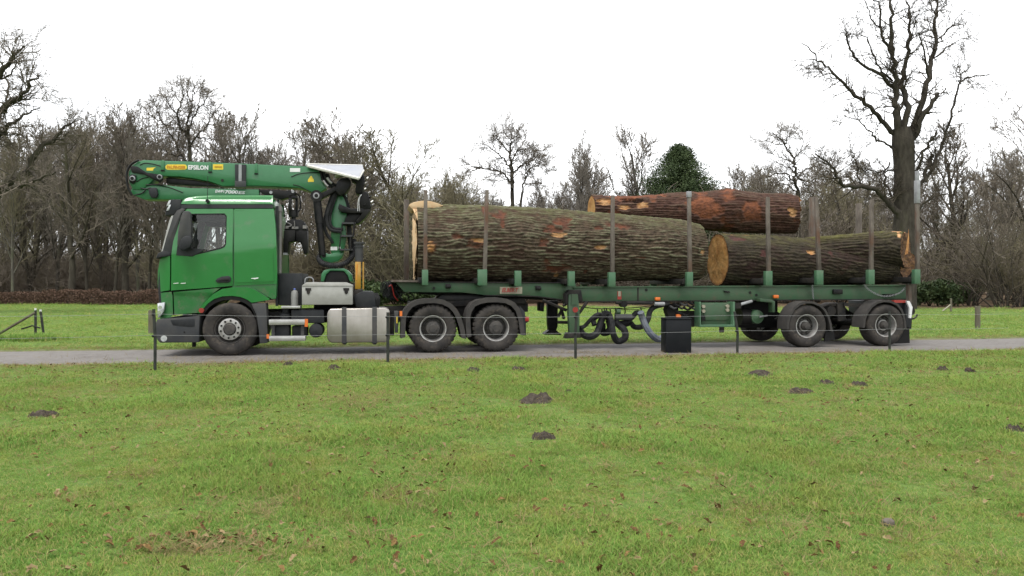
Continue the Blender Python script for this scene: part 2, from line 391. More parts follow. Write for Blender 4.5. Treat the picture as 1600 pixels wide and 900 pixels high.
bd = N(t, 'ShaderNodeMapRange'); bd.inputs[1].default_value = 2.65; bd.inputs[2].default_value = 1.9; l(ma('ADD', band, ma('MULTIPLY', nz(2.2, 5, .7, 0, 1), .55)), bd.inputs[0])
c = mixc(bd.outputs[0], c, mixc(nz(6), (.10, .08, .055), (.15, .13, .09)))
l(c, b.inputs['Base Color'])
bn = N(t, 'ShaderNodeTexNoise', Scale=26, Detail=6); l(tcn.outputs['Object'], bn.inputs['Vector'])
bp = N(t, 'ShaderNodeBump', Strength=.7, Distance=.04); l(bn.outputs[0], bp.inputs['Height']); l(bp.outputs[0], b.inputs['Normal'])
MATS['meadow_ground'] = m
tag(link('ground', me, None, 'meadow_ground'), kind='structure')

# road: worn clinker paving, bricks too small to tell apart
us = np.arange(-70, 90, .35); cols = 12
Vr = []
for u in us:
    e0, e1 = float(edge_n(np.array(u))), float(edge_f(np.array(u)))
    for k in range(cols+1):
        v = e0 + (e1-e0)*k/cols; Vr.append((u, v, .012*math.sin(math.pi*k/cols) - .012 + (.0 if 0 < k < cols else -.05)))
Vr = np.array(Vr); ii = np.arange(len(Vr)).reshape(len(us), cols+1)
Vr[:, 2] += (fbm(Vr[:, 0]*1.1, Vr[:, 1]*1.1, o=3, s=5) - .5)*.008
me = mesh_np('road', Vr, np.stack([ii[:-1, :-1], ii[1:, :-1], ii[1:, 1:], ii[:-1, 1:]], -1).reshape(-1, 4))
m = bpy.data.materials.new('clinker_road'); m.use_nodes = True; t = m.node_tree; l = t.links.new; b = t.nodes['Principled BSDF']; b.inputs['Roughness'].default_value = .8
tcn = N(t, 'ShaderNodeTexCoord')
br = N(t, 'ShaderNodeTexBrick', Scale=1.0); br.inputs['Brick Width'].default_value = .21; br.inputs['Row Height'].default_value = .105; br.inputs['Mortar Size'].default_value = .006
br.inputs['Color1'].default_value = (.092, .082, .074, 1); br.inputs['Color2'].default_value = (.128, .117, .108, 1); br.inputs['Mortar'].default_value = (.07, .06, .05, 1)
rot = N(t, 'ShaderNodeMapping'); rot.inputs['Rotation'].default_value = (0, 0, R(90)); l(tcn.outputs['Object'], rot.inputs[0]); l(rot.outputs[0], br.inputs['Vector'])
c = mixc(nz(.8, 6, .65, .4, .7), br.outputs[0], (.118, .108, .098)); c = mixc(nz(2.2, 6, .7, .5, .68, 4), c, (.07, .06, .05)); c = mixc(nz(5, 6, .7, .66, .74, 9), c, (.12, .10, .06))
l(c, b.inputs['Base Color']); bp = N(t, 'ShaderNodeBump', Strength=.5, Distance=.01); l(br.outputs['Fac'], bp.inputs['Height']); bp.invert = True; l(bp.outputs[0], b.inputs['Normal'])
MATS['clinker_road'] = m
o = tag(link('road', me, None, 'clinker_road'), kind='structure'); o.location = U2W(0, 0); o.rotation_euler = (0, 0, TH)

# ------------------------------------------------------------------ trees
class Tubes:
    def __init__(s): s.g = {}
    def add(s, P, r, k):
        s.g.setdefault((len(P), k), []).append((P, r))
    def mesh(s, name):
        VV, QQ, off = [], [], 0
        for (n, k), L_ in s.g.items():
            P = np.array([a for a, _ in L_], float); Rr = np.array([b for _, b in L_], float)
            T = np.empty_like(P); T[:, 1:-1] = P[:, 2:] - P[:, :-2]; T[:, 0] = P[:, 1]-P[:, 0]; T[:, -1] = P[:, -1]-P[:, -2]
            T /= np.linalg.norm(T, axis=-1, keepdims=True) + 1e-9
            mean = np.abs(T.mean(1)); ref = np.eye(3)[mean.argmin(1)][:, None, :].repeat(n, 1)
            A = np.cross(T, ref); A /= np.linalg.norm(A, axis=-1, keepdims=True) + 1e-9; B = np.cross(T, A)
            ang = np.arange(k)*2*np.pi/k
            ring = P[:, :, None] + Rr[:, :, None, None]*(A[:, :, None]*np.cos(ang)[None, None, :, None] + B[:, :, None]*np.sin(ang)[None, None, :, None])
            VV.append(ring.reshape(-1, 3)); idx = np.arange(ring.shape[0]*n*k).reshape(-1, n, k) + off; off += ring.shape[0]*n*k
            nx_ = np.roll(idx, -1, 2)
            QQ.append(np.stack([idx[:, :-1], nx_[:, :-1], nx_[:, 1:], idx[:, 1:]], -1).reshape(-1, 4))
        if not VV: return None
        return mesh_np(name, np.concatenate(VV), np.concatenate(QQ))
def rot_about(d, ang, az):
    a = Vector((d.y, -d.x, .01)) if abs(d.z) < .95 else Vector((1, 0, 0))
    a = (a - d*a.dot(d)).normalized(); b = d.cross(a)
    return (d*math.cos(ang) + (a*math.cos(az) + b*math.sin(az))*math.sin(ang)).normalized()
KIND = dict(   # per level: children, child length ratio, angle, up-pull, wobble, first child at
    oak=dict(ch=[12, 7, 7, 8], ra=[.60, .52, .52, .50], an=[60, 48, 44, 40], up=[.02, .07, .07, .04], wo=[.08, .17, .17, .12], t0=.26),
    upright=dict(ch=[15, 7, 6, 7], ra=[.44, .5, .5, .5], an=[36, 32, 34, 36], up=[.0, .10, .09, .05], wo=[.05, .09, .10, .09], t0=.22),
    bushy=dict(ch=[16, 8, 7, 7], ra=[.50, .5, .5, .5], an=[48, 38, 38, 38], up=[.02, .10, .08, .05], wo=[.08, .12, .13, .11], t0=.14),
    fork=dict(ch=[9, 8, 7, 8], ra=[.70, .5, .5, .48], an=[42, 44, 42, 40], up=[.03, .07, .06, .04], wo=[.09, .15, .15, .12], t0=.30))
def sprout(tw, tr, rd, p, d, ln, r, lev, K, minr, trunk_lev=1, maxlev=4):
    n = [9, 7, 5, 4, 3][lev]; pts = [p.copy()]; q = p.copy(); dd = d.copy(); st = ln/(n-1); wo, up = K['wo'][min(lev, 3)], K['up'][min(lev, 3)]
    for i in range(n-1):
        dd = (dd + Vector((rd.gauss(0, wo), rd.gauss(0, wo), rd.gauss(0, wo) + up))).normalized(); q = q + dd*st; pts.append(q.copy())
    tip = max(minr*.6, r*(.22 if lev else .30)); rad = [r + (tip-r)*(i/(n-1))**.85 for i in range(n)]
    if lev == 0: rad[0] *= 1.35
    (tr if lev <= trunk_lev else tw).add([tuple(a) for a in pts], rad, [9, 6, 4, 3, 3][lev])
    if lev >= maxlev: return
    c = K['ch'][lev]; c = max(2, int(c*(.8 + .4*rd.random())))
    az = rd.random()*6.28
    for i in range(c):
        t0 = K['t0'] if lev == 0 else .2
        t = t0 + (1-t0)*((i + rd.random()*.7)/c); t = min(t, .99); f = t*(n-1); k = int(f); a = pts[k].lerp(pts[min(k+1, n-1)], f-k)
        base = (pts[min(k+1, n-1)] - pts[k]).normalized() if k < n-1 else dd
        az += 2.4 + rd.gauss(0, .5); an = R(K['an'][lev])*(.7 + .5*rd.random())*(1.15 - .45*t if lev == 0 else 1)
        rr = rad[min(k, n-1)]; l2 = ln*K['ra'][lev]*(1.15 - .6*t)*(.75 + .5*rd.random())
        sprout(tw, tr, rd, a, rot_about(base, an, az), l2, max(minr, rr*(.45 + .15*rd.random())), lev+1, K, minr, trunk_lev, maxlev)
def fit(a, b, h):                             # scale a grown tree so that its crown tops out at h
    get = lambda me: (lambda V: (me.vertices.foreach_get('co', V), V.reshape(-1, 3))[1])(np.empty(len(me.vertices)*3, np.float32))
    A, B = get(a), get(b); k = h/np.percentile(B[:, 2], 98.5)
    for me, V in ((a, A), (b, B)): me.vertices.foreach_set('co', (V*k).ravel()); me.update()
    return a, b
def tree_proto(seed, kind, h=10.0, r=.19, minr=.0125):
    rd = random.Random(seed); tw, tr = Tubes(), Tubes()
    sprout(tw, tr, rd, Vector((0, 0, -.15)), Vector((rd.gauss(0, .04), rd.gauss(0, .04), 1)).normalized(), h*.86, r, 0, KIND[kind], minr)
    return fit(tr.mesh('trunk_mesh'), tw.mesh('crown_mesh'), h)
def shrub_proto(seed, h=3.2, stems=13):
    rd = random.Random(seed); tw, tr = Tubes(), Tubes()
    for i in range(stems):
        a = rd.random()*6.28; tilt = rd.random()*.75; d = Vector((math.cos(a)*tilt, math.sin(a)*tilt, 1)).normalized()
        sprout(tw, tr, rd, Vector((math.cos(a)*.25*rd.random(), math.sin(a)*.25*rd.random(), -.1)), d, h*(.6 + .5*rd.random()), .026, 2, dict(ch=[0, 0, 9, 6], ra=[0, 0, .5, .55], an=[0, 0, 38, 42], up=[0, 0, .02, .05], wo=[0, 0, .16, .25], t0=.1), .009, 2, 4)
    return fit(tr.mesh('stems_mesh'), tw.mesh('twigs_mesh'), h)
PROTO = {k: [tree_proto(s, k) for s in ss] for k, ss in dict(oak=(11, 12, 13), upright=(21, 22, 23), bushy=(31, 32, 33), fork=(41, 42)).items()}
SHRUB = [shrub_proto(s) for s in (51, 52, 53)]
MESHV = {}
def mvar(me, m):
    k = (me.name, m)
    if k not in MESHV:
        c = me.copy(); c.materials.clear(); c.materials.append(MATS[m]); MESHV[k] = c
    return MESHV[k]
def place_tree(name, proto, base, h, spread=1.0, rz=0, label='', group=None, bark='bark_wood', twig='twig_brown', cat='tree', parts=('trunk', 'crown'), h0=10.0, lean=(0, 0)):
    o = bpy.data.objects.new(name, None); COL.objects.link(o); tag(o, label, cat, group); o.location = base
    s = h/h0; o.scale = (s*spread, s*spread, s); o.rotation_euler = (lean[0], lean[1], rz)
    for me, nm, m in ((proto[0], parts[0], bark), (proto[1], parts[1], twig)):
        if not me.materials: me.materials.append(None)
        c = link(nm, me, o); c.material_slots[0].link = 'OBJECT'; c.material_slots[0].material = MATS[m]      # copies share the mesh
    return o
def ground_at(px, d):
    x = (px-800)/F*d; return Vector((x, d, float(gz(x, d))))
def hgt(ytop, d): return CZ + (HZ-ytop)*d/F

# trees one can tell apart: (pixel x, top row, distance, kind, variant, spread, label, bark, twig)
TREES = [
 (112, 172, 60, 'oak', 0, 1.0, 'bare oak with crooked limbs rising from the reddish hedge', 'bark_wood', 'twig_brown'),
 (196, 160, 61, 'upright', 0, 1.1, 'tall straight-trunked bare tree standing in front of the crane tip', 'bark_wood', 'twig_brown'),
 (236, 170, 72, 'oak', 1, 1.0, 'bare wide tree filling the gap behind the crane tip', 'bark_grey', 'twig_grey'),
 (395, 182, 78, 'upright', 1, .95, 'pale slender bare tree behind the middle of the crane boom', 'bark_grey', 'twig_grey'),
 (447, 186, 74, 'upright', 2, .9, 'pale wispy bare tree behind the rear end of the crane boom', 'bark_grey', 'twig_grey'),
 (560, 196, 66, 'bushy', 0, 1.15, 'dense brown bare tree rising behind the crane seat', 'bark_wood', 'twig_brown'),
 (520, 222, 58, 'bushy', 1, 1.2, 'reddish brown bushy bare tree behind the crane column', 'bark_wood', 'twig_brown'),
 (668, 208, 60, 'bushy', 2, 1.15, 'broad olive bare tree behind the front end of the mossy log', 'bark_wood', 'twig_olive'),
 (908, 226, 76, 'upright', 0, .75, 'dark slim bare tree above the hollow end of the red log', 'bark_wood', 'twig_grey'),
 (948, 212, 80, 'upright', 1, .9, 'pale brushlike bare tree between the slim dark tree and the evergreen', 'bark_grey', 'twig_grey'),
 (1008, 204, 84, 'upright', 2, 1.0, 'thin upright bare tree touching the evergreen', 'bark_grey', 'twig_grey'),
 (1172, 258, 92, 'fork', 1, 1.0, 'small far bare tree above the middle of the red log', 'bark_grey', 'twig_grey'),
 (1496, 192, 60, 'upright', 0, 1.25, 'straight bare tree with thick trunk behind the trailer tail', 'bark_wood', 'twig_brown'),
 (1606, 150, 58, 'fork', 0, 1.1, 'wide bare tree beyond the wooden post, limbs reaching over the field', 'bark_wood', 'twig_brown'),
 (38, 205, 66, 'bushy', 1, 1.0, 'bare tree deep in the wood behind the left oak limbs', 'bark_wood', 'twig_grey'),
 (1345, 270, 70, 'bushy', 0, 1.0, 'low bushy bare tree behind the big dead oak', 'bark_wood', 'twig_olive'),
]
for i, (px, yt, d, k, v, sp, lab, bk, tg) in enumerate(TREES):
    place_tree('bare_tree', PROTO[k][v], ground_at(px, d), hgt(yt, d), sp, i*1.7, lab, None, bk, tg)
# a few more trunks in the wood that only their place tells apart
for i, (px, yt, d, k, v, sp) in enumerate([(70, 215, 78, 'upright', 1, 1.1), (150, 195, 76, 'upright', 2, 1.1), (12, 190, 80, 'upright', 0, 1.2), (345, 190, 84, 'bushy', 2, 1.0),
        (610, 205, 78, 'upright', 1, 1.2), (715, 245, 80, 'fork', 1, 1.1), (500, 205, 86, 'upright', 2, 1.2), (870, 280, 84, 'bushy', 1, 1.0), (1130, 300, 84, 'bushy', 2, 1.0), (1300, 240, 82, 'oak', 1, 1.0),
        (1450, 260, 72, 'bushy', 2, 1.2), (1548, 225, 74, 'upright', 1, 1.2), (1640, 210, 70, 'oak', 2, 1.0), (-60, 200, 66, 'oak', 1, 1.1), (745, 290, 74, 'bushy', 0, 1.0), (270, 235, 58, 'upright', 2, .9), (1390, 260, 80, 'upright', 2, 1.1)] + [(x_, y_, d_, 'upright', k_ % 3, .6) for k_, (x_, y_, d_) in enumerate([(20, 215, 61), (50, 225, 64), (88, 205, 66), (136, 200, 63), (160, 185, 68), (178, 215, 60), (216, 195, 64), (232, 225, 59), (258, 205, 67), (1465, 255, 64), (1525, 235, 66), (1590, 240, 62)])]):
    place_tree('bare_tree', PROTO[k][v], ground_at(px, d), hgt(yt, d), sp, i*2.3+.5, 'bare winter tree among others in the wood behind the field', 'trees deep in the wood', ['bark_wood', 'bark_grey'][i % 2], ['twig_brown', 'twig_grey', 'twig_olive'][i % 3])
# understorey along the field edge
rs = random.Random(5)
for i in range(46):
    px = -120 + 1840*i/45 + rs.uniform(-14, 14); d = 54 - .195*(px-800)/F*54 + rs.uniform(1, 15)
    place_tree('bare_shrub', SHRUB[i % 3], ground_at(px, d), rs.uniform(3.6, 6.4)*(1.25 if 480 < px < 760 else .88 if px < 480 else 1), rs.uniform(1.0, 1.4), rs.random()*6, 'leafless brown shrub in the undergrowth at the field edge', 'undergrowth shrubs along the field edge',
               'bark_wood', rs.choice(['twig_olive', 'twig_brown', 'twig_olive']), 'shrub', ('stem', 'twigs'), 3.2)
# traced veteran trees
def veteran(name, label, base, d, limbs, trunk, seed, twig_n, scale, bark='bark_wood', twig='twig_brown', tl=1.5):
    rd = random.Random(seed); o = bpy.data.objects.new(name, None); COL.objects.link(o); tag(o, label, 'tree'); o.location = base
    tr, tw = Tubes(), Tubes(); bx = Vector(base)
    P = catmull([D(x, y, d) - bx for x, y, _ in trunk], 5); W = np.interp(np.linspace(0, 1, len(P)), np.linspace(0, 1, len(trunk)), [w_ for *_, w_ in trunk])
    tr.add([tuple(p) for p in P], [w_*.5*d/F for w_ in W], 14)
    for li, limb in enumerate(limbs):
        pts, w0, w1 = limb; dep = rd.uniform(-2.2, 2.2); n = len(pts)
        P = catmull([D(x, y, d + dep*(i/max(1, n-1))**1.1 + rd.uniform(-.25, .25)) - bx for i, (x, y) in enumerate(pts)], 5)
        P = [p + Vector((rd.gauss(0, .05), rd.gauss(0, .08), rd.gauss(0, .05))) for p in P]
        rad = [(w0 + (w1-w0)*(i/(len(P)-1)))*.5*d/F for i in range(len(P))]
        tr.add([tuple(p) for p in P], rad, 8)
        ln = sum((P[i+1]-P[i]).length for i in range(len(P)-1))
        for j in range(int(twig_n*ln)):
            f = rd.uniform(.15, .99)*(len(P)-1); k = int(f); a = P[k].lerp(P[min(k+1, len(P)-1)], f-k); bd_ = (P[min(k+1, len(P)-1)]-P[k]).normalized()
            K = KIND['oak']; sprout(tw, tw, rd, a, rot_about(bd_, R(rd.uniform(30, 75)), rd.random()*6.28), rd.uniform(.35, 1.0)*tl, max(.015, min(.05, rad[k]*.4)), 2 if rd.random() < .35 else 3, K, .010, -1, 4)
    link('trunk', tr.mesh('trunk_mesh'), o, bark); link('crown', tw.mesh('crown_mesh'), o, twig); return o
z5 = lambda pts: [(1180 + x/2.726, y/2.726) for x, y in pts]
DO = 47.0
veteran('dead_oak', 'huge old oak with thick trunk and broken dead limbs above the trailer tail', ground_at(1416, DO), DO,
  [(z5(a), b*.70/2.726, c*.7/2.726) for a, b, c in [
   ([(612, 600), (602, 480), (600, 390), (590, 300), (578, 150), (575, 30), (570, -70)], 46, 10),
   ([(605, 590), (540, 510), (450, 425), (355, 335), (290, 265), (200, 185)], 34, 6), ([(355, 335), (300, 322), (215, 340)], 8, 2), ([(290, 265), (230, 255), (170, 272)], 8, 2),
   ([(600, 390), (520, 310), (440, 265), (400, 200), (385, 120)], 26, 6), ([(585, 350), (520, 270), (470, 160), (400, 150)], 14, 3),
   ([(582, 240), (535, 130), (530, 20), (470, -30)], 20, 6), ([(535, 130), (490, 60), (460, 0)], 10, 4),
   ([(640, 580), (638, 430), (628, 330), (650, 200), (660, 80), (645, -20)], 42, 8), ([(650, 200), (680, 100), (700, 40)], 9, 3),
   ([(655, 590), (700, 470), (735, 330), (765, 200), (770, 60), (785, -40)], 46, 10), ([(765, 210), (800, 160), (860, 80), (895, 40)], 11, 3), ([(770, 235), (840, 185), (940, 150)], 11, 2), ([(735, 330), (715, 200), (698, 150)], 14, 6),
   ([(770, 60), (740, 10), (735, -40)], 9, 4), ([(770, 60), (810, 20), (820, -30)], 9, 4),
   ([(675, 590), (730, 470), (782, 398)], 34, 22), ([(610, 480), (640, 400), (600, 330)], 16, 6),
   ([(650, 850), (715, 775), (790, 640), (830, 500), (868, 360), (910, 330), (990, 320)], 26, 5), ([(868, 360), (890, 310), (920, 285)], 8, 2),
   ([(650, 800), (718, 650), (775, 555)], 20, 12), ([(650, 740), (725, 620), (770, 570)], 12, 4), ([(715, 775), (745, 690), (760, 660)], 26, 18),
   ([(600, 640), (530, 600), (480, 560), (430, 510), (380, 490)], 15, 3), ([(610, 720), (540, 730), (450, 720), (400, 650)], 13, 4),
   ([(632, 940), (575, 868), (500, 800), (380, 790), (330, 720), (255, 655)], 46, 8), ([(500, 800), (440, 770), (430, 680), (390, 640)], 12, 4), ([(632, 900), (570, 825), (550, 740), (580, 690)], 18, 8),
   ([(650, 930), (760, 840), (840, 830)], 16, 4), ([(620, 560), (610, 450), (560, 400)], 12, 4)]],
  [(1411, 500, 40), (1412, 400, 35), (1414, 330, 32), (1413, 265, 30), (1411, 225, 33), (1408, 200, 26)], 3, 3.6, 1, 'bark_veteran', 'twig_dark', 1.9)
z1 = lambda pts: [(x/3.6, 50 + y/3.6) for x, y in pts]
DL = 40.0
veteran('old_oak', 'old oak leaning in from beyond the field corner with long crooked limbs', ground_at(-95, DL), DL,
  [(z1(a), b/3.6, c/3.6) for a, b, c in [
   ([(-330, 500), (-150, 420), (0, 250), (60, 150), (130, 75)], 60, 6), ([(60, 150), (30, 90), (20, 30)], 10, 3), ([(-20, 270), (30, 260), (85, 170), (95, 90)], 14, 4),
   ([(-330, 620), (-100, 520), (0, 445), (40, 405), (120, 350), (190, 270), (235, 232)], 60, 5), ([(40, 405), (35, 270), (10, 160)], 14, 4), ([(80, 385), (150, 380), (205, 340)], 12, 3), ([(120, 350), (145, 280), (150, 220)], 8, 2),
   ([(-320, 760), (-100, 640), (0, 580), (60, 520), (150, 460), (230, 425)], 44, 4), ([(0, 580), (60, 575), (130, 578)], 12, 4),
   ([(-310, 1150), (-100, 960), (0, 890), (80, 820), (160, 790), (200, 680), (300, 600), (360, 540), (432, 488)], 75, 6), ([(300, 600), (350, 600), (410, 555)], 12, 4), ([(0, 890), (120, 870), (200, 830), (320, 790)], 34, 6), ([(80, 820), (140, 850), (180, 880)], 16, 6), ([(160, 790), (210, 820), (260, 900), (300, 1000)], 18, 4)]],
  [(-95, 520, 62), (-92, 400, 50), (-90, 300, 46), (-92, 180, 38), (-95, 90, 22), (-90, 0, 8)], 4, 3.4, 1, 'bark_wood', 'twig_brown', 1.8)
zz1 = lambda pts: [(x/3.6, 50 + y/3.6) for x, y in pts]; z3 = lambda pts: [(400 + x/3.2, 150 + y/3.2) for x, y in pts]; z4 = lambda pts: [(850 + x/3.556, 150 + y/3.556) for x, y in pts]
veteran('bare_tree', 'tallest round-crowned bare tree rising behind the crane boom lettering', ground_at(297, 64), 64,
  [(zz1(a), b/3.6, c/3.6) for a, b, c in [
   ([(1068, 640), (1045, 570), (1010, 530), (1000, 470), (1015, 400), (1030, 340), (1010, 280)], 18, 3), ([(1066, 640), (1110, 590), (1160, 530), (1220, 520), (1285, 545)], 13, 2), ([(1160, 530), (1190, 460), (1255, 415)], 8, 2), ([(1060, 600), (1080, 500), (1120, 430), (1170, 370), (1225, 345)], 12, 2),
   ([(1050, 575), (1060, 480), (1075, 400), (1090, 330), (1115, 285)], 12, 2), ([(1068, 760), (1010, 680), (995, 640), (1020, 560), (1010, 530)], 12, 8), ([(995, 640), (960, 580), (910, 500), (880, 430), (868, 375)], 11, 2), ([(1000, 470), (960, 420), (930, 370), (890, 345)], 8, 2), ([(1020, 700), (960, 690), (920, 660), (850, 620), (795, 600)], 11, 2),
   ([(1015, 400), (980, 340), (965, 290)], 7, 2), ([(1075, 400), (1050, 330), (1060, 270)], 6, 2), ([(1120, 430), (1130, 350), (1150, 310)], 6, 2), ([(1110, 590), (1180, 600), (1260, 610)], 8, 2), ([(910, 500), (860, 480), (830, 450)], 6, 2)]],
  [(297, 470, 9), (297, 380, 8), (297, 300, 6.5), (297, 255, 6), (296.5, 225, 5.5)], 14, 5.5, 1, 'bark_wood', 'twig_brown', 1.9)
veteran('bare_tree', 'solitary bare oak with broad domed crown above the mossy log', ground_at(801, 68), 68,
  [(z3(a), b/3.2, c/3.2) for a, b, c in [
   ([(1283, 470), (1280, 400), (1275, 330), (1270, 260), (1275, 200), (1262, 150)], 18, 3), ([(1280, 450), (1245, 395), (1190, 370), (1120, 360), (1060, 345), (1032, 322)], 11, 2), ([(1278, 370), (1245, 320), (1200, 280), (1150, 250), (1125, 235)], 9, 2), ([(1272, 290), (1230, 240), (1200, 205), (1165, 195)], 8, 2),
   ([(1284, 395), (1320, 350), (1370, 330), (1420, 300), (1475, 305)], 10, 2), ([(1276, 330), (1310, 270), (1345, 220), (1350, 185)], 8, 2), ([(1272, 250), (1300, 200), (1315, 165)], 6, 2), ([(1120, 360), (1085, 375), (1050, 370)], 6, 2), ([(1370, 330), (1400, 275), (1440, 270)], 5, 2), ([(1200, 280), (1190, 230), (1215, 180)], 5, 2), ([(1282, 430), (1240, 420), (1180, 430)], 6, 2), ([(1310, 270), (1370, 260), (1390, 240)], 5, 2), ([(1270, 215), (1240, 180), (1235, 155)], 5, 2)]],
  [(801, 480, 8), (801, 400, 7), (801, 325, 5.8), (800, 285, 5.5), (800, 260, 5)], 15, 7.0, 1, 'bark_wood', 'twig_brown', 1.8)
veteran('bare_tree', 'thin leaning bare tree beside the solitary domed oak', ground_at(812, 67), 67,
  [(z3(a), b/3.2, c/3.2) for a, b, c in [([(1330, 500), (1345, 420), (1370, 365), (1430, 345), (1465, 375)], 10, 2), ([(1345, 420), (1350, 370), (1375, 320)], 6, 2), ([(1370, 365), (1410, 330), (1470, 330)], 6, 2), ([(1340, 450), (1390, 430), (1430, 440)], 5, 2)]],
  [(809, 480, 5), (812, 400, 4.5), (813, 330, 4), (816, 300, 3.5)], 16, 6.5, 1, 'bark_wood', 'twig_brown', 1.6)
veteran('bare_tree', 'open-branched bare oak above the rear end of the red log', ground_at(1248, 60), 60,
  [(z4(a), b/3.556, c/3.556) for a, b, c in [
   ([(1410, 560), (1405, 500), (1395, 420), (1385, 350), (1340, 270), (1290, 220), (1250, 200)], 20, 3), ([(1395, 420), (1350, 390), (1285, 368)], 9, 3), ([(1402, 480), (1330, 430), (1260, 440), (1190, 465)], 10, 2), ([(1410, 530), (1330, 490), (1250, 512)], 9, 2), ([(1385, 350), (1430, 310), (1495, 245)], 9, 2), ([(1408, 450), (1450, 480), (1478, 550)], 12, 6), ([(1388, 370), (1330, 350), (1245, 318)], 7, 2), ([(1340, 270), (1280, 265), (1190, 242)], 7, 2),
   ([(1340, 270), (1360, 220), (1400, 200)], 6, 2), ([(1430, 310), (1440, 250), (1430, 215)], 5, 2), ([(1400, 440), (1470, 400), (1530, 390)], 7, 2), ([(1290, 220), (1300, 195), (1340, 190)], 4, 2), ([(1450, 480), (1520, 460), (1580, 430)], 6, 2)]],
  [(1248, 480, 9), (1247, 400, 8), (1247, 330, 6.5), (1246.5, 300, 6)], 17, 5.5, 1, 'bark_wood', 'twig_brown', 1.6)
# multi-stemmed tree and brown beech hedge
place_tree('multi_stemmed_tree', SHRUB[1], ground_at(1568, 50), 7.4, 1.0, 2.0, 'low multi-stemmed tree with crooked stems beyond the wooden post', None, 'bark_wood', 'twig_brown', 'tree', ('trunk', 'crown'), 3.2)
# leafy crowns: evergreen tree, rhododendrons, beech hedge
def leaf_cloud(name, pts, nrm, size, m, asp=.5):
    n = len(pts); a = rng.normal(size=(n, 3)); a /= np.linalg.norm(a, axis=1)[:, None]; a = a*.7 + nrm*.5; a /= np.linalg.norm(a, axis=1)[:, None]
    b = np.cross(a, rng.normal(size=(n, 3))); b /= np.linalg.norm(b, axis=1)[:, None]; c = np.cross(a, b)
    s = size*(.6 + .8*rng.random((n, 1)))
    V = np.stack([pts - b*s, pts + c*s*asp, pts + b*s, pts - c*s*asp], 1).reshape(-1, 3)
    return mesh_np(name, V, np.arange(n*4).reshape(-1, 4), smooth=False)
def cone_tree(px, yt, d, w_px):
    h = hgt(yt, d); base = ground_at(px, d); o = bpy.data.objects.new('evergreen_tree', None); COL.objects.link(o)
    tag(o, 'dark green evergreen tree rising behind the red log', 'tree'); o.location = base
    rd = np.random.default_rng(2); R0 = w_px/F*d/2; pts, nr = [], []
    for i in range(900):                      # boughs
        f = 1-(1-rd.random())**.8; z = h*(.10 + .88*f); a = rd.random()*6.28; rr = .2 + R0*(1-f)**.85*(.45 + .6*rd.random() + (.22 if rd.random() < .12 else 0))
        n = 150; t = rd.random((n, 1))**.7; c = np.array([math.cos(a), math.sin(a), 0]); bough = t*rr*c + np.array([0, 0, z]) + np.array([0, 0, .16*rr])*t**1.6
        p = bough + rd.normal(size=(n, 3))*np.array([.24, .24, .16]); pts.append(p); nr.append(np.repeat(c[None], n, 0) + np.array([0, 0, .5]))
    me = leaf_cloud('crown_mesh', np.concatenate(pts), np.concatenate(nr), .078, 'evergreen', .42)
    link('crown', me, o, 'evergreen'); tb = Tubes(); tb.add([(0, 0, -.2), (0, 0, h*.5), (.1, 0, h*.93)], [.38, .22, .04], 8); link('trunk', tb.mesh('trunk_mesh'), o, 'bark_wood')
cone_tree(1062, 224, 66, 350)
def leafy_shrub(px, d, w_, h, label, m, size=.11, n=5200, name='evergreen_shrub', cat='shrub', group=None):
    base = ground_at(px, d); o = bpy.data.objects.new(name, None); COL.objects.link(o); tag(o, label, cat, group); o.location = base
    rd = np.random.default_rng(int(px)); pts = []
    for i in range(26):
        c = np.array([rd.normal()*w_*.25, rd.normal()*w_*.22, h*(.2 + .6*rd.random())]); k = n//26; q = rd.normal(size=(k, 3)); q /= np.linalg.norm(q, axis=1)[:, None]
        pts.append(c + q*np.array([.24*w_, .24*w_, .22*h])*(.75 + .3*rd.random((k, 1))))
    p = np.concatenate(pts); p = p[p[:, 2] > .02]; nr = np.tile([0, 0, 1.], (len(p), 1))
    link('foliage', leaf_cloud('foliage_mesh', p, nr, size, m), o, m); tb = Tubes()
    for i in range(6): a = i*1.05; tb.add([(0, 0, -.1), (math.cos(a)*w_*.12, math.sin(a)*w_*.12, h*.4), (math.cos(a)*w_*.22, math.sin(a)*w_*.22, h*.75)], [.04, .03, .015], 5)
    link('stem', tb.mesh('stem_mesh'), o, 'bark_wood'); return o
leafy_shrub(1452, 52, 3.2, 1.9, 'glossy green rhododendron beside the trailer tail', 'rhododendron')
leafy_shrub(1500, 60, 3.0, 1.6, 'rounded dark green rhododendron under the straight thick-trunked tree', 'rhododendron')
leafy_shrub(585, 54, 2.6, 2.0, 'pale green leafy shrub behind the yellow outrigger', 'rhododendron')
leafy_shrub(640, 55, 3.4, 1.5, 'low green shrub behind the trailer nose', 'rhododendron')
leafy_shrub(862, 64, 3.6, 5.2, 'tall grey-green shrub above the middle of the mossy log', 'rhododendron')
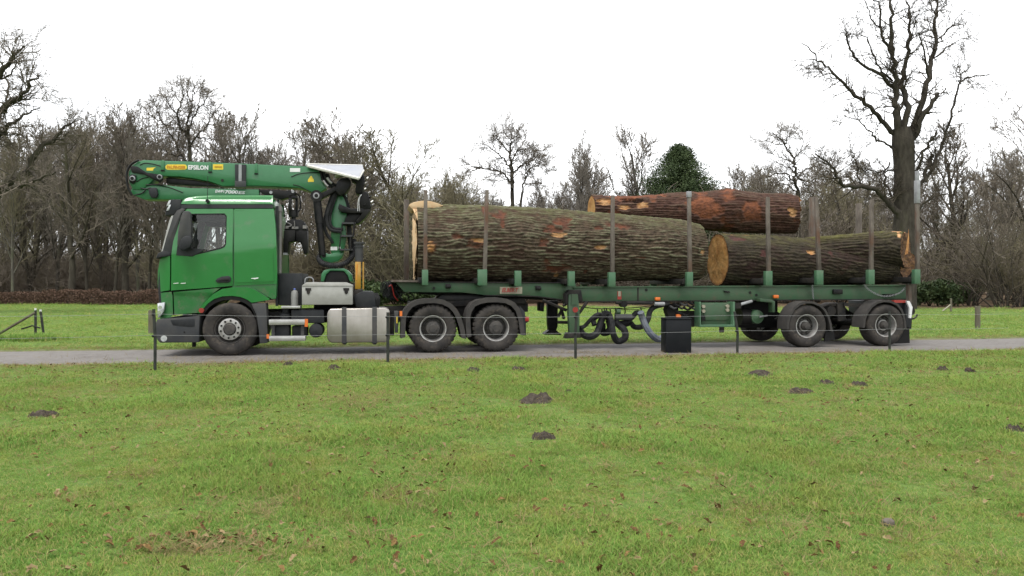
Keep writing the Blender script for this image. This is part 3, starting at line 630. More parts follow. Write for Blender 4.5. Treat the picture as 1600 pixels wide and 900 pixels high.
def hedge():
    a, b_ = ground_at(-140, 60.5), ground_at(262, 55.5); o = bpy.data.objects.new('beech_hedge', None); COL.objects.link(o); o.location = a
    tag(o, 'low reddish brown hedge at the field edge under the bare trees', 'hedge'); n = 26000; t = rng.random(n); h = rng.random(n)**.8*(.9 + .35*vn(t*30, t*0)) ; dv = (b_-a)
    p = np.outer(t, np.array(dv)) + np.stack([rng.normal(size=n)*.1, rng.normal(size=n)*.28, h*.95], 1)
    link('foliage', leaf_cloud('hedge_mesh', p, np.tile([0, -.5, .5], (n, 1)), .06, 'twig_red', .4), o, 'twig_red'); tb = Tubes()
    for i in range(120):
        q = dv*((i+.5)/120); tb.add([tuple(q + Vector((0, 0, -.1))), tuple(q + Vector((rng.normal()*.1, rng.normal()*.1, .5))), tuple(q + Vector((rng.normal()*.2, rng.normal()*.2, 1.0)))], [.02, .015, .006], 4)
    link('stem', tb.mesh('hedge_stem_mesh'), o, 'bark_wood')
hedge()

# ------------------------------------------------------------------ scatter (stuff): points carrying instances
def scatter(name, P, rot, scl, idx, protos, label, cat):
    pc = bpy.data.collections.new(name + '_pieces')
    for i, me in enumerate(protos): pc.objects.link(bpy.data.objects.new('%s_piece_%02d' % (name, i), me))
    me = bpy.data.meshes.new(name); me.vertices.add(len(P)); me.vertices.foreach_set('co', np.asarray(P, np.float32).ravel())
    a = me.attributes.new('rot', 'FLOAT_VECTOR', 'POINT'); a.data.foreach_set('vector', np.asarray(rot, np.float32).ravel())
    a = me.attributes.new('scl', 'FLOAT_VECTOR', 'POINT'); a.data.foreach_set('vector', np.asarray(scl, np.float32).ravel())
    a = me.attributes.new('pick', 'INT', 'POINT'); a.data.foreach_set('value', np.asarray(idx, np.int32))
    o = link(name, me); tag(o, label, cat, kind='stuff')
    g = bpy.data.node_groups.new(name, 'GeometryNodeTree'); g.interface.new_socket('Geometry', in_out='INPUT', socket_type='NodeSocketGeometry'); g.interface.new_socket('Geometry', in_out='OUTPUT', socket_type='NodeSocketGeometry')
    gi, go = g.nodes.new('NodeGroupInput'), g.nodes.new('NodeGroupOutput'); ip = g.nodes.new('GeometryNodeInstanceOnPoints'); ci = g.nodes.new('GeometryNodeCollectionInfo')
    ci.inputs['Collection'].default_value = pc; ci.inputs['Separate Children'].default_value = True; ci.inputs['Reset Children'].default_value = True
    ip.inputs['Pick Instance'].default_value = True
    def at(n, ty):
        q = g.nodes.new('GeometryNodeInputNamedAttribute'); q.data_type = ty; q.inputs['Name'].default_value = n; return q.outputs['Attribute']
    g.links.new(gi.outputs[0], ip.inputs['Points']); g.links.new(ci.outputs[0], ip.inputs['Instance']); g.links.new(at('pick', 'INT'), ip.inputs['Instance Index'])
    g.links.new(at('rot', 'FLOAT_VECTOR'), ip.inputs['Rotation']); g.links.new(at('scl', 'FLOAT_VECTOR'), ip.inputs['Scale']); g.links.new(ip.outputs[0], go.inputs[0])
    md = o.modifiers.new('scatter', 'NODES'); md.node_group = g; return o
# the wood farther back reads as one mass
ps, sc_, ro, ix = [], [], [], []
pair = [('upright', 0, 'twig_brown'), ('upright', 1, 'twig_grey'), ('oak', 0, 'twig_brown'), ('bushy', 0, 'twig_olive'), ('upright', 2, 'twig_grey')]
protos = [mvar(PROTO[k][v][1], m_) for k, v, m_ in pair] + [mvar(PROTO[k][v][0], 'bark_wood') for k, v, m_ in pair] + [mvar(SHRUB[0][1], 'twig_olive'), mvar(SHRUB[2][1], 'twig_brown')]
prof = [(-200, 215), (0, 205), (120, 185), (330, 190), (470, 215), (640, 225), (730, 255), (800, 290), (900, 290), (1000, 275), (1130, 300), (1260, 285), (1400, 285), (1500, 265), (1600, 235), (1800, 230)]
for i in range(112):
    px = rs.uniform(-260, 1860); d = rs.uniform(74, 118); lo_ = 0 if (px < 500 or 720 < px < 1330) else 25
    h = hgt(np.interp(px, [p[0] for p in prof], [p[1] for p in prof]) + lo_ + rs.uniform(0, 55), d); g_ = ground_at(px, d); k = rs.choice([0, 1, 4, 2, 0, 1] if px < 500 else [0, 1, 3, 2, 4])
    s = max(.35, h/10); q_ = rs.uniform(.65, .95)
    for a_ in (k, k + 5): ps.append(g_); sc_.append((s*q_, s*q_, s)); ro.append((0, 0, i*1.3)); ix.append(a_)
for i in range(34):
    px = rs.uniform(690, 1340); d = rs.uniform(76, 104); h = hgt(rs.uniform(262, 318), d); s = h/10; k = rs.choice([1, 3, 4, 3]); q_ = rs.uniform(.9, 1.25)
    for a_ in (k, k + 5): ps.append(ground_at(px, d)); sc_.append((s*q_, s*q_, s)); ro.append((0, 0, i*1.9)); ix.append(a_)
for i in range(130):
    px = rs.uniform(-300, 640) if i < 95 else rs.uniform(1400, 1900); s = rs.uniform(1.8, 2.6); ps.append(ground_at(px, rs.uniform(112, 140))); sc_.append((s*1.5, s*1.5, s)); ro.append((0, 0, rs.random()*6)); ix.append(rs.choice([10, 11]))
for i in range(230):
    px = rs.uniform(-260, 1860); d = rs.uniform(60, 118); s = rs.uniform(1.1, 2.1)*(1.25 if 740 < px < 1300 else .8 if px < 500 else 1); ps.append(ground_at(px, d)); sc_.append((s*1.3, s*1.3, s)); ro.append((0, 0, rs.random()*6)); ix.append(rs.choice([10, 11]))
for i in range(170):
    px = rs.uniform(-260, 1860) if i < 110 else rs.uniform(-260, 560); s = rs.uniform(1.2, 1.8); ps.append(ground_at(px, rs.uniform(95, 130))); sc_.append((s*1.8, s*1.8, s)); ro.append((0, 0, rs.random()*6)); ix.append(rs.choice([10, 11]))
scatter('woodland', ps, ro, sc_, ix, protos, 'brown leafless wood and undergrowth behind the field', 'woodland')

# ------------------------------------------------------------------ wheels
def wheel(parent, px, py, r, width, kind, name='wheel', v=0.0, proto=None, far=False):
    u, _ = L(px, py, v)
    cz = r
    rt = parent['org']
    if proto:
        c = copy_tree(proto, parent); c.location = (u-rt[0], (v if not far else 2.5-v)-rt[1], cz-rt[2]); c.rotation_euler = (0, random.random()*3, math.pi if far else 0); c.rotation_euler = (0, 0, math.pi) if far else (0, random.random()*3, 0); return c
    rim = r*.545                                  # rim flange radius
    b = MB(); Z0 = (0, 0, 0)
    if kind == 'front':
        b.lathe(Z0, [(rim*1.0, .055), (rim*1.02, .03), (rim*.97, .03), (rim*.92, .075), (rim*.84, .10), (rim*.80, .06), (rim*.76, .045), (rim*.42, .045), (rim*.40, .06), (rim*.40, .12)], 48)
    else:
        b.lathe(Z0, [(rim*1.0, .055), (rim*1.02, .028), (rim*.95, .03), (rim*.90, .06), (rim*.86, .17), (rim*.80, .20), (rim*.60, .205), (rim*.50, .16), (rim*.46, .13), (rim*.2, .13)], 48)
    o = b.build(name, 'rim_light' if kind != 'front' else 'rim_dark', parent, off=(0, 0, 0)); o.location = (u-rt[0], v-rt[1], cz-rt[2]); o['org'] = (0, 0, 0)
    # tyre: shoulder lugs cut into the tread edge
    lug = .022 if kind == 'drive' else .006
    W = width; prof = [(rim*1.01, .05), (rim*1.08, .015), (rim*1.25, -.004), (r*.80, -.012), (r*.90, .004), (r*.955, .022), (r*.985, .045), (r, .075), (r, W*.5), (r, W-.075), (r*.985, W-.045), (r*.95, W-.02), (r*.8, W+.01), (rim*1.05, W-.02), (rim*.9, W-.03)]
    k = 120
    MB().lathe(Z0, prof, k, lambda j, q: -lug if (q in (5, 6, 7, 9, 10) and j % 4 == 0) else (-.012 if q == 8 and j % 3 == 0 else 0)).build('tyre', 'rubber', o, off=(0, 0, 0), ang=28)
    if kind == 'front':
        b = MB(); b.lathe(Z0, [(rim*.75, .032), (rim*.75, .018), (rim*.70, .012), (rim*.45, .012), (rim*.42, .02), (rim*.42, .045)], 40); b.build('hub_plate', 'rim_light', o, off=(0, 0, 0))
        b = MB(); b.lathe(Z0, [(rim*.42, .05), (rim*.40, -.002), (rim*.34, -.02), (rim*.0001, -.022)], 28); b.build('hub', 'rim_dark', o, off=(0, 0, 0))
        br_ = rim*.60
    else:
        b = MB(); b.lathe(Z0, [(rim*.56, .16), (rim*.56, .05), (rim*.50, .02), (rim*.30, .008), (rim*.28, -.002), (rim*.0001, -.004)] if kind == 'drive' else [(rim*.40, .16), (rim*.36, .06), (rim*.28, .03), (rim*.26, .0), (rim*.0001, -.005)], 28); b.build('hub', 'rim_dark', o, off=(0, 0, 0))
        b = MB(); b.lathe(Z0, [(rim*.86, .172), (rim*.80, .196), (rim*.58, .20), (rim*.50, .155)], 40); b.build('disc', 'rim_dark', o, off=(0, 0, 0)); br_ = rim*.68
    b = MB()
    for q in range(10):
        a = q*math.pi/5 + .2; c = (br_*math.cos(a), .0 if kind == 'front' else .165, br_*math.sin(a)); b.cyl(c, .022, 'v', .04, 6)
        if kind == 'front': b.cyl((c[0], -.008, c[2]), .012, 'v', .02, 6)
    b.build('wheel_nuts', 'black_steel' if kind == 'front' else 'rim_dark', o, off=(0, 0, 0))
    return o

# ------------------------------------------------------------------ tractor
T = root('logging_truck', *[L(560, 548, 0)[0], 1.25], 'green truck tractor with a folded timber crane behind its cab', 'truck')
def vs(u, z):                                # cab side surface: bulge at the belt, tumblehome above, roof turned in
    v = .035
    zc = 2.06 + .155*min(1, max(0, (u - L(308, 395, .04)[0])/1.3))         # the belt crease climbs towards the rear
    v += (z-zc)*.10 if z > zc else (zc-z)*.045
    if z > 3.08: v += (z-3.08)**1.3*1.25
    fu = L(246, 440, .04)[0]
    if u < fu + .42: v += ((fu + .42 - u)/.42)**2*.16
    return v
q = lambda pts: PP(pts, .05)
WIN = q([(277, 397), (279, 383), (287, 352), (295, 335), (349, 334.5), (352, 338), (352, 380), (350, 384), (345, 387), (306, 396), (300, 399)])
door_o = q([(266, 454), (267, 430), (267.5, 398), (270, 378), (279, 348), (285, 331), (291, 326), (363.6, 326), (363.6, 446.5), (345, 448.3)])
def skin(name, m, pts, holes=(), vf=vs, thick=.03, far=True):
    o = panel(name, m, T, pts, vf, holes, thick)
    if far: panel(name, m, T, pts, vf, holes, thick, flip=True)
    return o
door = skin('door', 'cab_paint', door_o, [WIN])
skin('side_panel', 'cab_paint', q([(366, 326), (427, 326), (430, 350), (432, 385), (433, 420), (432.2, 443.5), (366, 446.3)]))
vs_h = lambda u, z: vs(u, z) - .012
hatch = skin('storage_hatch', 'cab_paint', q([(368.5, 396.5), (426.5, 393), (428, 439.5), (368.5, 441.5)]), vf=vs_h, thick=.011)
skin('roof_edge', 'cab_paint', q([(281, 318), (284, 311.5), (292, 307.5), (304, 305), (325, 303.8), (424.5, 303.6), (425.5, 318)]))
skin('roof_trim', 'dark_plastic', q([(279, 319.2), (426, 319.2), (426.6, 324.8), (290, 324.8), (284, 326), (277, 331)]), vf=lambda u, z: vs(u, z)+.004)
skin('corner_panel', 'cab_paint', q([(246.5, 406), (250, 401.5), (255, 400), (265.3, 399.5), (265, 430), (264, 453.5), (246, 456), (242, 449), (242.5, 425)]))
skin('front_corner', 'cab_paint_low', q([(246, 458), (267, 455.8), (268.5, 462), (269, 491), (264, 496.5), (245.5, 499), (245, 475)]))
skin('step_panel', 'cab_paint_low', q([(270, 456.5), (344, 449.8), (332, 459), (320, 470), (311, 482), (307, 489), (271, 491.5)]), vf=lambda u, z: vs(u, z) + (.02 if z < 1.24 else 0))
arch_o = [(308.5, 489), (312, 481.5), (321, 470.5), (333, 459.5), (347, 451.5), (364, 448.8), (387, 449), (396, 451.5), (405, 456.5), (414, 462.5), (421, 466.5)]
arch_i = [(421, 468.5), (393, 473), (386, 468), (376, 464), (363, 462.3), (347, 463), (334, 467.5), (325, 474), (317, 483), (313.5, 489.5)]
skin('wheel_arch', 'cab_paint', q(arch_o + arch_i), vf=lambda u, z: vs(u, z) - .035, thick=.08)
skin('rear_lower_panel', 'cab_paint_low', q([(398, 448.5), (432, 445.5), (431, 466.5), (424, 467), (415, 461), (406, 455)]))
arch_in = q([(313.5, 490), (317, 483.6), (325, 474.6), (334, 468.2), (347, 463.7), (363, 463), (376, 464.8), (386, 468.8), (395, 475), (400, 482), (404, 492), (408, 520), (405, 520), (399, 495), (392, 481), (383, 474), (373, 470), (363, 468.5), (349, 469), (337, 473), (327, 480), (318, 491)])
MB().prism(arch_in, .06, .62).build('wheel_housing', 'black', T)
# body blocks behind the skin
MB().prism(q([(249, 402), (268, 400), (268, 493), (250, 494), (248, 455)]), .26, 2.24).build('cab_nose', 'black', T)
MB().prism(q([(268, 400), (290, 397), (362, 390), (362, 445), (345, 452), (327, 468), (312, 486), (308, 488), (268, 493)]), .2, 2.3).build('cab_body', 'black', T)
MB().prism(q([(364.2, 327), (426.5, 327), (429.5, 350), (431.5, 385), (432, 440), (431, 464), (398, 464), (376, 461), (362, 458), (362.5, 390)]), .11, 2.39).build('sleeper_body', 'cab_paint', T)
MB().prism(q([(287, 313), (300, 308), (330, 305.5), (423, 305.5), (425, 326), (291, 328), (282, 330)]), .17, 2.33).build('roof', 'cab_paint', T, .03)
MB().prism(q([(283, 327), (291, 329), (352, 329), (352, 345), (300, 344), (290, 341)]), .30, .38).build('headliner', 'black', T)
MB().prism(q([(283, 327), (291, 329), (352, 329), (352, 343), (300, 343), (290, 341)]), 2.1, 2.3).build('headliner', 'black', T)
for a, c in ((.075, .16), (2.34, 2.425)): MB().prism(q([(276, 329), (284, 325), (289, 327), (283, 333), (273, 368), (267.2, 399), (251, 401.5), (259, 372), (270, 337)]), a, c).build('pillar', 'grey_plastic', T, .008)
MB().prism(q([(268, 336), (271, 336), (255, 396), (251, 397)]), .14, 2.36).build('windscreen', 'glass', T)
MB().prism(q([(263.5, 345), (267, 337), (270, 336.5), (258, 384), (254, 396), (250.5, 396)]), .092, .14).build('windscreen_sky_glint', 'alu', T)  # silver strip standing in for the sky's reflection in the edge-on glass
MB().prism(q([(243, 404), (246, 396), (254, 392), (266, 394), (266, 399.5), (247, 402.5)]), .06, 2.44).build('wiper_cowl', 'dark_plastic', T, .01)
MB().prism(q([(246, 405), (250, 404), (250, 492), (247, 492), (243, 450)]), .22, 2.28).build('grille', 'dark_plastic', T, .01)
MB().prism(q([(278, 398.2), (303, 397.2), (352, 385), (352, 335), (295, 335), (288, 352)]), .135, .14).build('window', 'glass', T)
MB().prism(q([(278, 398.2), (303, 397.2), (352, 385), (352, 335), (295, 335), (288, 352)]), 2.36, 2.365).build('window', 'glass', T)
wf_o = q([(275.5, 399), (277.5, 383), (286, 351), (294, 333.5), (350, 333), (353.5, 337), (353.5, 381), (351, 386), (345.5, 388.8), (307, 398), (301, 401)])
panel('window_seal', 'black', T, wf_o, lambda u, z: vs(u, z)-.004, [WIN], .03)
panel('window_base', 'dark_plastic', T, q([(276, 399), (278.5, 385), (287, 384), (303, 388), (322, 389.5), (307, 397), (300, 400)]), lambda u, z: vs(u, z)-.008, (), .03)
# sun visor with marker lamps
MB().prism(q([(257, 330), (263, 312.5), (267, 311), (281.5, 311), (281, 322), (279, 328.5), (270, 334.5), (256.5, 336.5)]), .12, 2.38).build('sun_visor', 'dark_plastic', T, .012)
for yy in (316, 323): MB().prism(q([(258.5, yy+6), (262.5, yy-3), (266, yy-4), (263, yy+5)]), .108, .2).build('marker_lamp', 'lamp_glass', T, .005)
# mirrors
mr = MB().loft([[Vector((*L(x, y, 0)[:1], vv_, L(x, y, 0)[1])) for x, y in [(289, 331), (297.5, 330.5), (299.5, 334), (301.5, 352), (301, 375), (296, 386), (283, 386.5), (279.5, 383), (281, 362), (285, 340)]] for vv_ in (-.16, .0)]).build('mirror', 'grey_plastic', T, .02)
MB().prism(PP([(279.5, 386.5), (281, 376), (287, 369), (293, 368), (299, 371), (300, 377), (296, 387), (288, 391), (281, 391)], -.2), -.2, -.05).build('lower_housing', 'dark_plastic', mr, .025)
for (xa, ya), (xb, yb), r_ in (((298, 340), (300, 338), .02), ((296, 385), (302, 390), .025)): MB().tube([(L(xa, ya, 0)[0], -.05, L(xa, ya, 0)[1]), (L(xb, yb, .1)[0], .085, L(xb, yb, .1)[1])], r_).build('mirror_arm', 'dark_plastic', mr)
MB().prism(PP([(303, 349), (308, 350), (311, 353), (311, 359), (306, 360), (303, 357)], 2.6), 2.6, 2.66).build('mirror', 'lamp_glass', T, .01)
# steering wheel and seat
b = MB(); c0 = L(290, 397, .7); b.tube([(c0[0] + .0 + .05*math.sin(a*.5236), .7 + .22*math.cos(a*.5236), c0[1] + .22*math.sin(a*.5236)) for a in range(13)], .016, 6); b.build('steering_wheel', 'black', T)
MB().prism(PP([(352, 396), (363, 396), (363, 340), (357, 338)], .7), .5, .95).build('seat', 'black', T, .03)
# handle, badges, aerial, lamps, bumper
hd = MB().prism(PP([(336.5, 439), (340, 435), (347, 432), (357, 431), (360.5, 433), (361, 438), (358, 441.5), (340, 442)], .03), .018, .04).build('handle', 'dark_plastic', door, .006)
MB().prism(PP([(341, 438.5), (346, 435.5), (356, 434.5), (358, 436), (357, 438.5)], .02), .008, .02).build('grip', 'black_steel', door, .003)
for x0 in (270.5, 282): MB().prism(PP([(x0, 443.5), (x0+1, 442.3), (x0+8.6, 441.7), (x0+8.2, 443)], .03), .022, .036).build('badge', 'chrome', door)
MB().prism(PP([(392.5, 434.6), (404, 433.6), (403.5, 435.4), (399, 435.8), (398.5, 437), (397.5, 435.8), (393, 435.6)], .02), .012, .026).build('badge', 'chrome', hatch)
ab = L(324, 314, .08); MB().cyl((ab[0], .06, ab[1]), .035, 'v', .08, 12).tube([(ab[0], .08, ab[1]), (ab[0]+.005, .10, L(324, 275, .1)[1])], .006, 5).build('aerial', 'black', T)
MB().prism(q([(245, 474), (256, 472.5), (255.5, 480), (254, 487), (249, 494), (245.5, 497)]), .10, .24).build('headlight', 'lamp_glass', T, .006)
for xx, yy in ((250.5, 480), (248.5, 488)): MB().cyl((L(xx, yy, .1)[0], .09, L(xx, yy, .1)[1]), .035, 'v', .02, 12).build('headlight_lens', 'chrome', T)
bm_ = MB().prism(q([(244.5, 500.5), (247, 498.5), (266, 497.5), (312.5, 493.5), (311, 535), (250, 535.5), (246, 531), (242.5, 520), (243, 508)]), .03, 2.47).build('bumper', 'grey_plastic', T, .03)
MB().prism(PP([(266, 500), (304, 498), (304, 510), (294, 510.5), (270, 508)], .02), .022, .034).build('step_recess', 'dark_plastic', bm_, .004)
MB().cyl((L(256, 529, .02)[0], .018, L(256, 529, .02)[1]), .06, 'v', .05, 18).build('fog_lamp', 'lamp_glass', bm_)
MB().cyl((L(288, 519, .02)[0], .024, L(288, 519, .02)[1]), .018, 'v', .02, 10).build('tow_eye_cover', 'black', bm_)
MB().pbox(300, 535, 305, 542, .4, .1).build('tow_bracket', 'black', T)
MB().cyl((L(314.5, 485, .0)[0], -.005, L(314.5, 485, .0)[1]), .05, 'v', .05, 14).build('side_marker', 'red_lens', T)
mud = MB().prism(PP([(392.5, 474.5), (400, 474), (415.5, 474), (417, 500), (418.5, 535.5), (406, 537), (404, 515), (400.5, 492)], .02), .02, .40).build('mudguard', 'grey_plastic', T, .012)
MB().pbox(416.5, 522.5, 420.5, 529, -.01, .06).build('reflector', 'orange_lens', mud)
RF = .53
fw = wheel(T, 358.7, 515, RF, .36, 'front'); wheel(T, 358.7, 515, RF, .36, 'front', proto=fw, far=True)
RD = .505
dw = wheel(T, 676.7, 512.5, RD, .58, 'drive'); wheel(T, 775.5, 512, RD, .58, 'drive', proto=dw)
for x in (676.7, 775.5): wheel(T, x, 512, RD, .58, 'drive', proto=dw, far=True)
# chassis and axles
for v0 in (.82, 1.60): MB().prism(PP([(300, 486), (440, 484), (825, 474), (825, 487), (640, 500), (440, 503), (300, 503)], .82), v0, v0+.08).build('chassis_rail', 'chassis', T)
for x in (358.7, 676.7, 775.5):
    uu = L(x, 512, 0)[0]; MB().cyl((uu, .2, .52), .09, 'v', 2.1, 12).cyl((uu, 1.0, .52), .2 if x > 400 else .1, 'v', .5, 14).build('axle', 'chassis', T)
MB().pprism([(640, 472), (820, 466), (823, 474), (640, 482)], .7, 1.1).build('rear_deck', 'chassis', T, .01)
MB().pprism([(690, 460), (772, 460), (790, 468), (680, 470)], .75, 1.0).build('fifth_wheel', 'black_steel', T, .01)
MB().pbox(420, 486, 640, 503, .5, 1.5).build('engine_block', 'black', T)
# drive-axle fenders
def fender(parent, outer, v, dv, m, name, th=.03, off=2.0):
    O = PP(outer, v); n = len(O); inn = []
    cx = sum(p[0] for p in O)/n; cz_ = .5
    for (a, c) in O:
        d = Vector((cx-a, cz_-c)).normalized(); inn.append((a + d.x*th, c + d.y*th))
    b = MB()
    vsx = [(a, v, c) for a, c in O] + [(a, v+dv, c) for a, c in O] + [(a, v, c) for a, c in inn] + [(a, v+dv, c) for a, c in inn]
    fs = []
    for i in range(n-1):
        fs += [(i, i+1, n+i+1, n+i), (2*n+i, 3*n+i, 3*n+i+1, 2*n+i+1), (i, 2*n+i, 2*n+i+1, i+1), (n+i, n+i+1, 3*n+i+1, 3*n+i)]
    fs += [(0, n, 3*n, 2*n), (n-1, 3*n-1, 4*n-1, 2*n-1)]
    return b._add(vsx, fs).build(name, m, parent)
f1 = [(626, 529), (626, 510), (627.5, 493), (632, 483), (640, 474), (650, 469), (664, 466.5), (680, 466), (694, 468.5), (705, 474), (714, 483), (720, 494), (725, 510), (728.5, 530)]
f2 = [(729.5, 528), (728, 510), (728, 493), (731, 483), (738, 473), (748, 468), (762, 465.3), (779, 465), (793, 467), (804, 472.5), (812, 482), (816.5, 495), (819, 510), (820.5, 524)]
for ff in (f1, f2):
    fo = fender(T, ff, -.02, .56, 'fender', 'fender', .10); fender(T, ff, 1.96, .56, 'fender', 'fender', .10)
MB().pbox(624.5, 486, 628.5, 494, -.045, .03).build('reflector', 'orange_lens', T)
MB().pprism([(812, 478), (820, 487), (821, 494), (826, 496), (826, 503), (822, 505), (822, 524), (816, 524)], .02, .45).build('rear_lamp_bracket', 'dark_plastic', T, .01)
MB().pbox(821, 495, 826.5, 502, .0, .05).build('rear_lamp', 'red_lens', T, .005)
# side gear: steps, tank, boxes
st = MB().pbox(420, 499, 477, 507.5, -.01, .28).build('step', 'alu', T, .008)
st2 = MB().pbox(420, 525, 477, 532.5, -.01, .28).build('step', 'alu', T, .008)
for x in (424, 470): MB().pbox(x, 507, x+5, 526, .05, .05).build('step_bracket', 'grey_plastic', T)
MB().pbox(476, 498.5, 481, 510.5, -.01, .05).build('reflector', 'orange_lens', T)
MB().pbox(439.5, 478, 469, 482, .05, .4).build('catwalk_plate', 'alu', T, .005)
MB().pprism([(455, 484), (506, 484), (507, 505), (455, 505)], .12, .5).build('battery_box', 'dark_plastic', T, .02)
MB().pbox(427, 508, 452, 527, .12, .4).pbox(456, 509, 480, 526, .2, .4).build('air_filter_box', 'dark_plastic', T, .03)
c0 = L(493.7, 516.7, .1); MB().lathe((c0[0], .1, c0[1]), [(.0001, -.02), (.08, -.012), (.13, .0), (.145, .03), (.145, .55), (.0001, .55)], 24).build('air_tank', 'dark_plastic', T)
a, c = L(436, 484, .12), L(450, 498, .12); MB().cyl((a[0]+.12, .3, c[1]-.02), .13, 'z', .12, 14).cyl((a[0]+.12, .3, c[1]+.1), .08, 'z', .12, 12).build('filler_unit', 'dark_plastic', T, .01)
tk = MB().pprism([(513, 485), (516, 482.3), (602, 481), (607, 482.5), (609.3, 486), (609.5, 529), (608, 533.5), (603, 535), (518, 535.6), (513, 533), (511, 527), (511, 490)], .03, .68).build('fuel_tank', 'tank_alu', T, .09, seg=6)
for x in (534, 581.5): MB().pprism([(x, 480.2), (x+7.5, 480.1), (x+7.5, 536), (x, 536.4)], .018, .70).build('tank_strap', 'grey_plastic', tk, .006)
for x in (537, 584): MB().pprism([(x-4, 535), (x+6, 535), (x+3, 538.5), (x, 538.5)], .03, .5).build('tank_bracket', 'black_steel', tk)
cc = L(563, 482, .2); MB().cyl((cc[0], .25, cc[1]-.01), .055, 'z', .05, 14).build('tank_cap', 'black', tk)
MB().pprism([(616, 486), (623, 486), (622, 520), (617, 520)], .1, .2).build('grey_bracket', 'grey_plastic', T, .01); MB().pbox(609.5, 492, 616, 524, .3, .3).build('valve_box', 'chassis', T)
MB().pbox(619.5, 495, 621, 505, .08, .02).build('warning_strip', 'yellow_print', T)
MB().pbox(436, 427, 472, 477, .35, 1.6).build('air_intake_panel', 'dark_plastic', T, .01)
tb = MB().pbox(471.7, 446, 551, 476, .06, .72).build('toolbox', 'toolbox_alu', T, .012)
MB().pprism([(472.5, 445.5), (479, 441), (540, 441), (550.5, 445), (551.5, 447.3), (471.2, 447.3)], .05, .74).build('lid', 'toolbox_alu', tb, .006)
for x in (481.7, 541):
    MB().pbox(x-4.5, 450, x+4.5, 454, .052, .03).pprism([(x-3, 453.5), (x+3, 453.5), (x+2.5, 458), (x, 460), (x-2.5, 458)], .047, .02).build('latch', 'chassis', tb)
hp = [L(x, y, .3) for x, y in [(476.5, 444), (477, 436), (481, 433.5), (486, 433.5), (489.5, 437), (489.5, 443)]]; MB().tube([(a, .3, c) for a, c in hp], .012, 6, 3).build('carry_handle', 'galvanised', tb)
MB().pprism([(552, 462), (566, 455), (582, 455), (586, 460), (588, 481), (556, 481)], .35, .9).build('crane_valve_box', 'dark_plastic', T, .03)
for k in range(3): MB().tube([(*L(584+k*2.5, 458, .4)[:1], .4, L(584, 458, .4)[1]), (L(588+k*2.5, 468, .38)[0], .36, L(588, 468, .38)[1]), (L(587+k*2, 480, .4)[0], .42, L(587, 480, .4)[1])], .018, 6, 4).build('hose', 'hose', T)
# coiled air lines behind the crane
for j, (x0, y0, mm, rr) in enumerate([(600, 452, 'hose', .16), (608, 455, 'hose', .18), (614, 456, 'hose', .14)]):
    c0 = L(x0, y0, 1.0); pts = [(c0[0] + rr*math.cos(a*.7)*.55 + a*.0022, .95 + j*.12 + .004*a, c0[1] + rr*math.sin(a*.7) + .02*math.sin(a*.3)) for a in range(70)]
    MB().tube(pts, .009, 5).build('air_line', mm, T)
for j, (x1, y1, mm) in enumerate([(622, 470, 'red_lens'), (630, 470, 'hose'), (640, 468, 'hose'), (648, 467, 'hose')]):
    p = [L(606, 449+j, 1.0), L(612, 446+j*3, 1.0), L(x1-6, y1-8, 1.0), L(x1, y1, 1.0)]; MB().tube([(a, 1.0+.04*j, c) for a, c in p], .013, 5, 5).build('air_line', mm, T)
pb = [L(437.5, 323, .5), L(437.6, 360, .5), L(437.4, 420, .5), L(437, 476, .5)]
MB().tube([(a, .5, c) for a, c in pb], .035, 10).build('exhaust_pipe', 'grey_pipe', T)
MB().pbox(430.5, 322, 434.5, 478, .3, .08).build('cab_rear_trim', 'dark_plastic', T); MB().pbox(434.5, 322, 440, 330, .45, .12).build('pipe_clamp', 'grey_pipe', T)
MB().pbox(433, 304, 436, 470, 1.9, .08).build('cab_rear_trim', 'dark_plastic', T)

# ---- crane (all on the truck's centre line)
VC = 1.02
def cp(px, v=VC): return PP(px, v)
boom = MB().prism(cp([(207.5, 296), (201, 284), (201, 268), (207, 258), (215, 252.5), (224, 250), (300, 252.5), (400, 256.5), (482, 260.2), (493, 263), (500.5, 269), (502, 282), (511, 294), (503, 299), (497, 303.5), (489.5, 302), (478, 296.5), (466, 293.5), (430, 291.3), (400, 290.2), (347, 290.6), (329, 284), (301, 278.5), (280, 276), (257, 275), (247, 275), (240, 281), (231, 289), (222, 297)]), VC, VC+.46).build('main_boom', 'crane_paint', T, .018)
MB().prism(cp([(224, 249), (300, 251.5), (400, 255.5), (481, 259), (481, 260.5), (400, 257), (300, 253), (224, 250.8)]), VC+.04, VC+.42).build('boom_top_hose', 'black', boom)
MB().prism(cp([(209, 305.5), (203, 299), (206, 292), (222, 292), (235, 288), (250, 288), (275, 291), (297, 293.5), (404.5, 295.5), (404.5, 306), (400, 312), (225, 311.5)]), VC+.03, VC+.43).build('outer_boom', 'crane_paint', T, .015)
MB().tube([(a, VC-.03, c) for a, c in cp([(218, 250.5), (207, 256), (200, 266), (198.6, 279), (201, 294), (207, 305)])], .022, 6, 4).build('boom_tip_hose', 'black', T)
MB().prism(cp([(257, 276), (301, 280), (328, 285), (342, 290), (300, 288.8), (258, 286)]), VC+.1, VC+.36).build('boom_cylinder', 'black_steel', T, .02)
lkp = MB().prism(cp([(204, 262), (209, 259.5), (216, 261), (230, 270), (246, 272.5), (255, 274), (256, 281), (251, 286), (245, 283), (226, 273), (207, 270)]), VC-.05, VC-.005).build('link_plate', 'black_steel', T, .01)
MB().prism(cp([(201.5, 277), (206, 272.5), (213, 274), (213.5, 284), (208, 288), (203, 285)]), VC-.04, VC-.004).build('link_plate', 'black_steel', T, .01)
